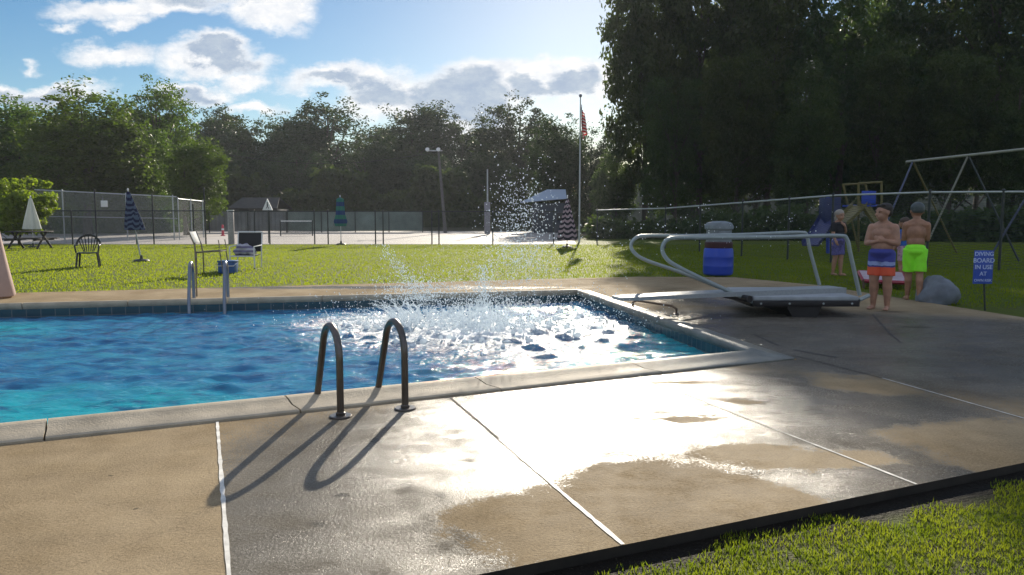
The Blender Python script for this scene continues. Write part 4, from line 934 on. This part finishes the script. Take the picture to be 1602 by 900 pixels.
# ---------------------------------------------------------------- drum bin
q = G(1123, 431); r_ = 23/FPX*q.y; root = thing('drum_bin', q, 'blue plastic drum bin with grey domed lid behind the diving rails', 'bin')
zb = D(1123, 388, q.y).z
pr = [(0, .01), (r_*.86, .01), (r_*.97, .04), (r_, .1), (r_, zb*.33), (r_*1.012, zb*.35), (r_, zb*.37), (r_, zb*.66), (r_*1.012, zb*.68), (r_, zb*.70), (r_*.97, zb-.04), (r_*.9, zb)]
MB().lathe(pr, q, 40).build('drum', m_blue, root)
MB().lathe([(r_*.9, zb), (r_*.93, zb+.02), (r_*.93, zb+.13), (r_*.86, zb+.15)], q, 36).build('rim_band', mat('dark_red_band', (.05, .014, .02), .6), root)
zl = D(1123, 346, q.y).z
lid = MB().lathe([(r_*.84, zb+.14), (r_*.84, zl-.2), (r_*.95, zl-.19), (r_*.96, zl-.12), (r_*.82, zl-.04), (r_*.4, zl), (0, zl)], q, 36).build('lid', mat('grey_lid', (.17, .20, .22), .5), root)
MB().box(q+Vector((.05, -r_*.86, zl-.30)), (.26, .03, .13), bev=.01).build('flap', mat('grey_flap', (.2, .23, .25), .5), lid)

# ---------------------------------------------------------------- boulder, sign, low board
q = G(1478, 474); root = None
b = MB(); b.ell(q+Vector((0, .25, .15)), (.30, .28, .28), 24, 16).ell(q+Vector((-.14, .2, .05)), (.2, .22, .2), 20, 12).ell(q+Vector((.16, .3, .1)), (.22, .24, .22), 20, 12)
ob = remesh(b, 'boulder', mat('grey_boulder_stone', (.17, .19, .22), .85, 0, .35, 3, .9, 14), None, .03, smooth=1)
co = np.empty(len(ob.data.vertices)*3, 'f'); ob.data.vertices.foreach_get('co', co); co = co.reshape(-1, 3); cc = co.mean(0)
from mathutils import noise as mn
for i in range(len(co)):
    p_ = Vector(co[i]); k = mn.noise(p_*4)*.16+mn.noise(p_*11)*.06+mn.cell(p_*5)*.07; co[i] = cc+(co[i]-cc)*(1+k)
co[:, 2] = np.maximum(co[:, 2], -.05); ob.data.vertices.foreach_set('co', co.ravel()); ob.data.update(); tag(ob, 'grey-blue boulder on the deck edge beside the boy in green shorts', 'boulder')

def text(body, loc, size, m, parent, rz=0, ex=.002):
    cu_ = bpy.data.curves.new('lettering', 'FONT'); cu_.body = body; cu_.size = size; cu_.align_x = 'CENTER'; cu_.align_y = 'CENTER'; cu_.extrude = ex; cu_.offset = size*.012
    o = bpy.data.objects.new('lettering', cu_); C.objects.link(o); dg = bpy.context.evaluated_depsgraph_get(); me = bpy.data.meshes.new_from_object(o.evaluated_get(dg)); bpy.data.objects.remove(o)
    me.materials.clear(); me.materials.append(m); o = bpy.data.objects.new('lettering', me); C.objects.link(o); o.parent = parent; o.rotation_euler = (math.pi/2, 0, rz); o.location = Vector(loc)-parent_loc(parent); return o
q = G(1541, 486, -.05); root = thing('yard_sign', q, 'small blue sign with pale block lettering on a dark stake', 'sign'); yy = q.y
MB().tube([q, D(1539, 395, yy)+Vector((0, .02, 0))], .014, 8).build('stake', m_darkpost, root)
c1, c2 = D(1524, 392, yy), D(1551, 444, yy); cc_ = (c1+c2)/2
pl = MB().box(cc_+Vector((0, -.012, 0)), (c2.x-c1.x, .014, c1.z-c2.z), bev=.003).build('sign_plate', mat('royal_blue_sign', (.03, .08, .42), .5), root)
m_let = mat('pale_lettering', (.50, .58, .80), .6)
for i, (s_, sz) in enumerate((('DIVING', .088), ('BOARD', .098), ('IN USE', .092), ('AT', .088), ('OWN RISK', .056))):
    text(s_, (cc_.x, cc_.y-.021, c1.z-.055-i*.115*(c1.z-c2.z)/.58), sz, m_let, root)
q = G(1382, 431, -.05); root = thing('low_board', q, 'low red-edged pale board lying on the grass behind the boys', 'game board')
a = D(1345, 414, 15.3); 
pc = [D(1344, 413, 16.6), D(1352, 424, 15.2), D(1418, 432, 15.0), D(1412, 418, 16.6)]
zz = [.22, .14, .12, .18]; v = [(p_.x, p_.y, z_) for p_, z_ in zip(pc, zz)]
MB().add(v+[(x, y_, z_-.06) for x, y_, z_ in v], [(0, 1, 2, 3), (7, 6, 5, 4), (0, 4, 5, 1), (1, 5, 6, 2), (2, 6, 7, 3), (3, 7, 4, 0)], 0).build('top', mat('worn_pale_top', (.42, .33, .36), .7, 0, .3), root, smooth=False)
b = MB()
for i in range(4):
    a, c = Vector(v[i]), Vector(v[(i+1) % 4]); b.tube([a-Vector((0, 0, .03)), c-Vector((0, 0, .03))], .038, 4)
b.build('rim', mat('red_rim', (.30, .03, .05), .6), root, smooth=False)
for i in range(4): MB().tube([Vector(v[i]), Vector((v[i][0], v[i][1], -.05))], .025, 6).build('leg', m_wood, root)

# ---------------------------------------------------------------- swing set and playground
m_sw = mat('worn_white_pipe', (.30, .30, .25), .5, .2, .2, 6); m_yel = mat('faded_yellow', (.15, .125, .03), .5, 0, .2, 5)
m_swb = mat('blue_pipe', (.06, .075, .13), .5); yS1, yS2 = 27, 24.5
q = gp(1428, yS1); root = thing('swing_frame', q, 'tall A-frame swing set with white top bar behind the fence', 'swing set')
t1, t2 = D(1422, 253, 27.2), D(1515, 243, 25.3); dd = (t2-t1).normalized(); t3 = t1+dd*(t2-t1).length*2.35
t0 = t1-dd*.1
MB().tube([t0, t3], .045, 10).build('top_bar', m_sw, root)
def legto(top_, px, py, y, m_, r=.03): MB().tube([top_, D(px, py, y)], r, 8).build('leg', m_, root)
lt = t1+dd*.15
gpn = lambda px, y: Vector((D(px, 400, y).x, y, -.05))
for (top_, px, y, m_) in ((lt, 1497, 28.8, m_yel), (lt, 1364, 25.8, m_swb), (t2, 1441, 26.6, m_sw), (t2, 1595, 24.0, m_darkpost), (t3-dd*.2, 1545, 23.9, m_swb), (t3-dd*.2, 1760, 21, m_sw)):
    MB().tube([top_, gpn(px, y)], .032, 8).build('leg', m_, root)
q = gp(1345, 30); root = thing('playground_tower', q, 'yellow-framed playground tower with blue and yellow slides behind the boys', 'playground')
y = 30
for (px, tp_) in ((1343, 286), (1379, 284)):
    for dy in (0, 1.4): MB().tube([gpn(px, y+dy), D(px, tp_, y)+Vector((0, dy, 0))], .045, 8).build('post', m_yel, root)
for dy in (0, 1.4): MB().tube([D(1343, 287, y)+Vector((0, dy, 0)), D(1379, 285, y)+Vector((0, dy, 0))], .04, 8).build('crossbar', m_yel, root)
pz = D(1360, 322, y).z; px0, px1 = D(1343, 300, y).x, D(1379, 300, y).x
MB().box(((px0+px1)/2, y+.7, pz), (px1-px0, 1.4, .08), bev=.01).build('deck_board', m_blue, root)
MB().box((px0+.4, y-.02, D(1350, 309, y).z), (.55, .05, .5), bev=.01).build('side_panel', m_blue, root)
def slide(a, c, w, m_, nm='slide'):
    d_ = (c-a); s_ = Vector((-d_.y, d_.x, 0)).normalized()*w/2; b = MB(); v = []; n_ = 12
    for i in range(n_+1):
        k = i/n_; p_ = a+d_*k; p_.z = c.z+(a.z-c.z)*(1-k)**1.15
        for (u_, h_) in ((-1, .16), (-.85, .02), (.85, .02), (1, .16), (1, .12), (.9, -.03), (-.9, -.03), (-1, .12)): v.append(p_+s_*u_+Vector((0, 0, h_)))
    f = [(8*i+j, 8*i+(j+1) % 8, 8*i+8+(j+1) % 8, 8*i+8+j) for i in range(n_) for j in range(8)]; b.add(v, f); b.build(nm, m_, root, angle=30)
slide(D(1350, 320, y-.05), Vector((D(1405, 380, y-1.2).x, y-1.2, .12)), .55, m_yel)
slide(D(1345, 322, y), D(1300, 362, y-1.6), .6, m_yel)
MB().tube([gpn(1295, y-1), D(1295, 308, y-1)], .07, 8).build('post', m_blue, root)
slide(D(1300, 334, y-1), Vector((D(1268, 372, y-2).x, y-2, .3)), .7, mat('dark_blue_slide', (.015, .025, .12), .45))
MB().box((D(1298, 330, y-1).x, y-1, D(1298, 330, y-1).z), (.6, .6, 1.0), bev=.03).build('climbing_panel', mat('navy_panel', (.012, .022, .10), .5), root)

# ---------------------------------------------------------------- people
def person(feet, H, face, pose, label, skin, hair_m, hair_kind, shorts_m, build_=1.0, shirt_m=None, short_len=.30, baggy=1.0, head=1.18):
    """face: yaw of the facing direction (0 = +Y away from the camera)."""
    root = thing('person', feet, label, 'person')
    Rz = Matrix.Rotation(face, 3, 'Z')
    def L(x, y, z): return Vector(feet)+Rz @ Vector((x, y, z))*H   # x right, y forward, z up, in heights
    k = build_*H; b = MB()
    hx = .052; st = pose.get('stance', .06); fr = pose.get('step', (0, 0))
    hips = [L(-hx, 0, .50), L(hx, 0, .50)]; knees = [L(-st*.95, fr[0]*.5+.012, .275), L(st*.95, fr[1]*.5+.012, .275)]; ank = [L(-st, fr[0]-.008, .042), L(st, fr[1]-.008, .042)]
    toes = [L(-st-.012, fr[0]+.095, .014), L(st+.012, fr[1]+.095, .014)]; heel = [L(-st, fr[0]-.028, .018), L(st, fr[1]-.028, .018)]
    for i in range(2):
        b.cap(hips[i], .058*k, hips[i].lerp(knees[i], .5), .050*k); b.cap(hips[i].lerp(knees[i], .5), .050*k, knees[i], .036*k)
        calf = knees[i].lerp(ank[i], .33)-Rz @ Vector((0, .008*H, 0)); b.cap(knees[i], .034*k, calf, .037*k); b.cap(calf, .036*k, ank[i], .021*k)
        b.cap(heel[i], .018*H, ank[i], .020*H); ball = heel[i].lerp(toes[i], .72); b.cap(heel[i], .018*H, ball, .021*H)
        for j in range(5):
            o_ = Rz @ Vector(((-.018+.009*j)*H*(1 if i else -1), 0, -.004*H)); b.cap(ball+o_, .0085*H, toes[i]+o_-Rz @ Vector((0, abs(j-1)*.004*H, 0)), .0062*H, 8)
    m3 = Rz
    b.ell(L(0, 0, .52), (.088*k, .066*k, .07*H), 20, 14, m3); b.ell(L(0, .008, .60), (.086*k, .066*k, .09*H), 20, 14, m3)
    b.ell(L(0, 0, .70), (.098*k, .062*k, .10*H), 20, 14, m3); b.ell(L(0, -.002, .775), (.098*k, .046*k, .045*H), 20, 14, m3)
    if build_ > 1.08: b.ell(L(0, .03, .60), (.075*k, .058*k, .075*H), 20, 14, m3); b.ell(L(-.04, .045, .72), (.04*k, .025*k, .04*H), 14, 10, m3); b.ell(L(.04, .045, .72), (.04*k, .025*k, .04*H), 14, 10, m3)
    b.cap(L(0, -.008, .79), .040*H, L(0, .006, .87), .034*H); b.cap(L(-.07, -.006, .79), .026*H, L(0, -.006, .825), .03*H); b.cap(L(.07, -.006, .79), .026*H, L(0, -.006, .825), .03*H)
    hy = pose.get('head_yaw', 0); Rh = Matrix.Rotation(face+hy, 3, 'Z'); hc = L(0, .014, .995-.072*head)
    HS = head*H
    def Hd(x, y, z): return hc+Rh @ Vector((x, y, z))*HS
    b.ell(Hd(0, -.006, .014), (.050*HS, .060*HS, .058*HS), 22, 16, Rh); b.ell(Hd(0, .012, -.022), (.039*HS, .045*HS, .044*HS), 18, 12, Rh)
    b.cap(Hd(0, .020, -.050), .016*HS, Hd(0, .036, -.048), .012*HS, 10)   # chin
    b.cap(Hd(0, .054, .006), .006*HS, Hd(0, .066, -.016), .0095*HS, 10)   # nose
    b.cap(Hd(-.012, .052, -.034), .0055*HS, Hd(.012, .052, -.034), .0055*HS, 8)  # lips
    for s_ in (-1, 1): b.ell(Hd(.051*s_, -.004, -.004), (.006*HS, .012*HS, .017*HS), 10, 8, Rh); b.cap(Hd(.012*s_, .052, .016), .006*HS, Hd(.032*s_, .044, .016), .006*HS, 8)
    # arms
    sh = [L(-.094*(.55+.45*build_), -.004, .772), L(.094*(.55+.45*build_), -.004, .772)]; k = H*(.55+.45*build_)
    for i, (el, wr, hd) in enumerate(pose['arms']):
        el, wr, hd = L(*el), L(*wr), L(*hd); b.cap(sh[i], .036*k, sh[i].lerp(el, .45), .033*k); b.cap(sh[i].lerp(el, .45), .033*k, el, .025*k)
        b.cap(el, .025*k, el.lerp(wr, .3), .026*k); b.cap(el.lerp(wr, .3), .026*k, wr, .017*H)
        hdv = (hd-wr).normalized(); side = hdv.cross(Vector((0, 0, 1))); side = side.normalized() if side.length > .1 else Rz @ Vector((1, 0, 0)); nrm = side.cross(hdv).normalized(); acr = nrm
        palm = wr+hdv*.045*H; b.cap(wr, .015*H, palm, .017*H)
        for j in range(4):
            o_ = acr*(-.014+.0093*j)*H; ln = (.034, .040, .042, .035)[j]*H; kn = palm+o_+hdv*.012*H; mid = kn+hdv*ln*.55-side*.004*H*(1 if i else -1); b.cap(palm+o_*.8, .0075*H, kn, .0068*H, 8); b.cap(kn, .0068*H, mid, .0060*H, 8); b.cap(mid, .0060*H, mid+hdv*ln*.35-side*.012*H*(1 if i else -1), .0050*H, 8)
        tb_ = wr+hdv*.014*H+acr*.012*H; b.cap(tb_, .009*H, tb_+hdv*.022*H+acr*.014*H, .0075*H, 8); b.cap(tb_+hdv*.022*H+acr*.014*H, .0072*H, tb_+hdv*.044*H+acr*.010*H, .0056*H, 8)
    body = remesh(b, 'body', skin, root, .0085, smooth=3)
    for s_ in (-1, 1): MB().ell(Hd(.021*s_, .0515, .006), (.0068*HS, .004*HS, .0045*HS), 10, 8, Rh).build('eye', m_black, root)
    k = build_*H
    # hair or cap
    hb = MB()
    if hair_kind == 'short': hb.ell(Hd(0, -.014, .032), (.052*HS, .060*HS, .047*HS), 22, 16, Rh).ell(Hd(.012, .030, .052), (.030*HS, .022*HS, .014*HS), 12, 8, Rh).ell(Hd(-.02, .02, .058), (.024*HS, .024*HS, .014*HS), 12, 8, Rh).ell(Hd(0, -.028, .002), (.050*HS, .042*HS, .042*HS), 18, 12, Rh)
    elif hair_kind == 'cap': hb.ell(Hd(0, -.008, .028), (.055*HS, .064*HS, .054*HS), 24, 16, Rh).ell(Hd(0, -.018, .012), (.053*HS, .054*HS, .040*HS), 18, 12, Rh)
    else: hb.ell(Hd(0, -.012, .024), (.056*HS, .064*HS, .056*HS), 22, 16, Rh).ell(Hd(0, -.036, -.03), (.048*HS, .034*HS, .062*HS), 18, 12, Rh)
    ho = remesh(hb, 'cap' if hair_kind == 'cap' else 'hair', hair_m, root, .008, noise=.004 if hair_kind != 'cap' else 0)
    # shorts
    s = MB(); s.ell(L(0, .004, .535), (.100*k, .092*k, .056*H), 22, 14, m3); s.ell(L(0, -.012, .505), (.09*k, .085*k, .05*H), 20, 12, m3)
    if build_ > 1.08: s.ell(L(0, .016, .545), (.098*k, .092*k, .046*H), 22, 14, m3)
    s.ell(L(0, 0, .475), (.085*k, .062*k, .05*H), 20, 12, m3)
    for i in range(2):
        e_ = hips[i].lerp(knees[i], short_len/.27*.9 if short_len < .3 else 1.0); s.tube([hips[i]+Vector((0, 0, .03*H)), hips[i].lerp(e_, .5), e_], [.060*k*baggy, .056*k*baggy, .055*k*baggy], 18)
    so_ = remesh(s, 'shorts', shorts_m, root, .010, smooth=3)
    n_ = len(so_.data.vertices); co = np.empty(n_*3, 'f'); so_.data.vertices.foreach_get('co', co); co = co.reshape(-1, 3); a_ = np.arctan2(co[:, 1], co[:, 0]); low = np.clip((.56*H-co[:, 2])/(.3*H), 0, 1)
    co[:, :2] *= (1+.05*low*np.sin(a_*9+co[:, 2]*14))[:, None]; so_.data.vertices.foreach_set('co', co.ravel()); so_.data.update()
    if shirt_m:
        s = MB(); s.ell(L(0, .008, .60), (.094*k, .076*k, .10*H), 20, 14, m3); s.ell(L(0, 0, .70), (.106*k, .072*k, .11*H), 20, 14, m3); s.ell(L(0, -.002, .775), (.106*k, .055*k, .048*H), 20, 14, m3)
        for i in range(2): el = L(*pose['arms'][i][0]); s.cap(sh[i], .044*k, sh[i].lerp(el, .6), .042*k)
        remesh(s, 'shirt', shirt_m, root, .010, smooth=3)
    return root
def bandmat(name, bands, wob=.02):
    """bands: (height below which the colour applies, colour) from the bottom up, world height in metres relative to the feet"""
    m, t, p, out = newmat(name); ob = N(t, 'ShaderNodeTexCoord').outputs['Object']; s_ = N(t, 'ShaderNodeSeparateXYZ'); t.links.new(ob, s_.inputs[0])
    z = M(t, 'ADD', s_.outputs[2], M(t, 'MULTIPLY', M(t, 'SUBTRACT', NOISE(t, ob, 7, 2).outputs[0], .5), wob*4)); c = bands[0][1]
    for (zz_, cl_) in bands[1:]: c = MIX(t, M(t, 'GREATER_THAN', z, zz_), c, cl_)
    t.links.new(c, p.inputs['Base Color']); p.inputs['Roughness'].default_value = .75; return m
f1 = G(1376, 484); H1 = D(1378, 318, f1.y).z
fold = [((-.135, .02, .625), (-.045, .10, .655), (.01, .115, .675)), ((.135, .02, .625), (.045, .10, .64), (-.005, .112, .655))]
person(f1, H1, R(138), dict(arms=fold, stance=.062, head_yaw=R(-38)), 'heavyset shirtless boy in blue and orange swim shorts standing by the diving board', m_skin, m_hair, 'short',
    bandmat('blue_orange_shorts', [(0, (.72, .10, .04)), (.405*H1, (.04, .05, .22)), (.42*H1, (.30, .36, .62)), (.455*H1, (.05, .06, .30))], .012), build_=1.15, short_len=.24)
f2 = G(1428, 470); H2 = D(1434, 317, f2.y).z
person(f2, H2, R(-22), dict(arms=[((-.108, .03, .63), (-.02, .10, .67), (.03, .11, .69)), ((.108, .03, .63), (.02, .10, .66), (-.03, .11, .68))], stance=.05, step=(.05, -.05), head_yaw=R(12)), 'shirtless boy in neon green swim shorts and dark cap seen from behind', m_skin2, mat('grey_swim_cap', (.05, .065, .065), .45), 'cap',
    mat('neon_green_cloth', (.30, .95, .03), .7, 0, .12, 9), build_=.98, short_len=.27, baggy=1.1)
f3 = G(1411, 442, -.05); H3 = D(1411, 340, f3.y).z+.05
person(f3, H3, R(35), dict(arms=[((-.11, .01, .64), (-.09, .07, .56), (-.085, .09, .53)), ((.11, .01, .64), (.08, .08, .58), (.07, .10, .55))], stance=.045), 'child in blue shirt partly hidden behind the boy in green shorts', m_skin2, mat('brown_hair', (.06, .035, .02), .6), 'long',
    mat('pink_white_print', (.35, .22, .27), .8, 0, .9, 14), shirt_m=mat('blue_shirt', (.03, .11, .38), .8), short_len=.22)
f4 = G(1309, 431, -.05); H4 = D(1309, 328, f4.y).z+.05
person(f4, H4, R(-160), dict(arms=[((-.11, .02, .66), (-.05, .08, .74), (-.02, .08, .77)), ((.11, .01, .64), (.11, .06, .54), (.11, .08, .51))], stance=.04, step=(.04, -.03)), 'light-haired child in dark top and purple patterned shorts on the shaded lawn', m_skin, mat('light_hair', (.30, .26, .22), .6), 'long',
    mat('purple_print_shorts', (.10, .09, .25), .8, 0, .7, 12), shirt_m=mat('black_top', (.012, .012, .016), .8), short_len=.25)

# ---------------------------------------------------------------- splash
m, t, p, out = newmat('splash_drops'); p.inputs['Base Color'].default_value = (.85, .89, .92, 1); p.inputs['Roughness'].default_value = .12; p.inputs['IOR'].default_value = 1.33
tr = N(t, 'ShaderNodeBsdfTranslucent'); tr.inputs[0].default_value = (.85, .9, .93, 1); mx = N(t, 'ShaderNodeMixShader'); mx.inputs[0].default_value = .5
t.links.new(p.outputs[0], mx.inputs[1]); t.links.new(tr.outputs[0], mx.inputs[2]); t.links.new(mx.outputs[0], out.inputs[0]); m_drop = m
r = np.random.RandomState(11); PT = []; SZ = []
def cloudpts(n, f, s0, s1):
    for i in range(n):
        q = f()
        if q is None or q.z < -.1: continue
        PT.append(tuple(q)); SZ.append(s0+(s1-s0)*r.rand()**2.5)
U, Nn = r.uniform, r.normal
cloudpts(9000, lambda: D(750+Nn(0, 110), 512-abs(Nn(0, 26)), 10+Nn(0, .6)), .002, .010)
cloudpts(2500, lambda: D(770+Nn(0, 50), 500-abs(Nn(0, 38)), 10+Nn(0, .4)), .002, .008)       # low churn
cloudpts(900, lambda: D(650+Nn(0, 30)+U(-15, 15), 470-abs(Nn(0, 22)), 10.3), .004, .011)
cloudpts(380, lambda: D(757+Nn(0, 7), 480-U(0, 1)**1.3*65, 9.8), .004, .013)                  # jet
def arch():
    k = U(0, 1); return D(600+k*70+Nn(0, 6), 400+k*75+Nn(0, 7)-(1-k)*12, 10.2)
cloudpts(420, arch, .004, .010)
cloudpts(1100, lambda: D(812+Nn(0, 26), 345+Nn(0, 42), 9.8+Nn(0, .4)), .004, .011)             # tall plume
cloudpts(700, lambda: D(815+Nn(0, 34), 408+Nn(0, 18), 9.8+Nn(0, .4)), .004, .010)
cloudpts(230, lambda: D(U(860, 1310), 375-abs(Nn(0, 34))+Nn(0, 14), 9.6+Nn(0, .5)), .003, .009)  # stray drops
cloudpts(160, lambda: D(U(560, 980), U(380, 470), 10+Nn(0, .4)), .003, .007)
PT = np.array(PT); SZ = np.array(SZ)
oct_v = np.array([(1, 0, 0), (-1, 0, 0), (0, 1, 0), (0, -1, 0), (0, 0, 1.25), (0, 0, -1.25)]); of = [(0, 2, 4), (2, 1, 4), (1, 3, 4), (3, 0, 4), (2, 0, 5), (1, 2, 5), (3, 1, 5), (0, 3, 5)]
tri = np.array([[oct_v[i] for i in f_] for f_ in of])           # 8,3,3
rot = []
V_ = (tri[None]*SZ[:, None, None, None]+PT[:, None, None, :]).reshape(-1, 3)
o = npmesh('water_splash', V_, 3, m_drop); tag(o, 'white water splash and flying drops over the middle of the pool', 'splash', kind='stuff')
# thin ropes and sheets of thrown water
def ropes(n, base, spread, hgt_, lean, name, label):
    b = MB()
    for i in range(n):
        c_ = base()+Vector((0, 0, -.12)); h_ = hgt_*U(.35, 1); dx = lean+Nn(0, spread); dy = Nn(0, spread*.6); pts = []
        for k in range(7):
            q_ = k/6; pts.append(c_+Vector((dx*q_, dy*q_, h_*(2*q_-q_*q_)))+Vector((Nn(0, .008), Nn(0, .008), Nn(0, .008))))
        r0 = U(.004, .012); b.tube(pts, [r0*(1-.75*k/6)*U(.5, 1.4) for k in range(7)], 5)
    o = b.build(name, m_drop); tag(o, label, 'splash', kind='stuff')
ropes(60, lambda: G(650+Nn(0, 26), 492+Nn(0, 4), 0), .16, .34, -.18, 'water_ropes', 'thin ropes of water thrown up left of the jet')
ropes(18, lambda: G(757+Nn(0, 7), 490+Nn(0, 3), 0), .04, .50, 0, 'water_jet', 'upright jet of water rising from the splash')
ropes(130, lambda: G(765+Nn(0, 75), 496+Nn(0, 6), 0), .16, .26, .0, 'water_ropes', 'low ropes of water round the splash')
# splash crown: churned water lumps rising from the surface
b = MB()
for i in range(420):
    c_ = G(750+Nn(0, 95), 503+Nn(0, 14), -.15); b.ell(c_, (U(.012, .07), U(.012, .06), U(.01, .06)), 8, 6)
for i in range(16):
    c_ = G(U(620, 860), U(490, 505), -.14); h_ = U(.08, .28); b.tube([c_, c_+Vector((U(-.05, .05), 0, h_*.6)), c_+Vector((U(-.15, .15), 0, h_))], [.025, .014, .005], 6)
o = remesh(b, 'churned_water', m_drop, None, .012, noise=.008, smooth=1); tag(o, 'white churned water heaped at the foot of the splash', 'splash', kind='stuff')

# ---------------------------------------------------------------- scattering veil added in place of lens flare
m, t, p, out = newmat('flare_scatter'); t.nodes.remove(p)
vol = N(t, 'ShaderNodeVolumePrincipled'); vol.inputs['Color'].default_value = (.80, .86, .95, 1); vol.inputs['Density'].default_value = .00030; vol.inputs['Anisotropy'].default_value = .35
t.links.new(vol.outputs[0], out.inputs['Volume'])
o = MB().box((0, 45, 16), (180, 190, 36)).build('flare_veil', m, smooth=False); tag(o, 'thin scattering veil added to mimic lens flare over the pool and lawn', 'flare_veil', kind='stuff')
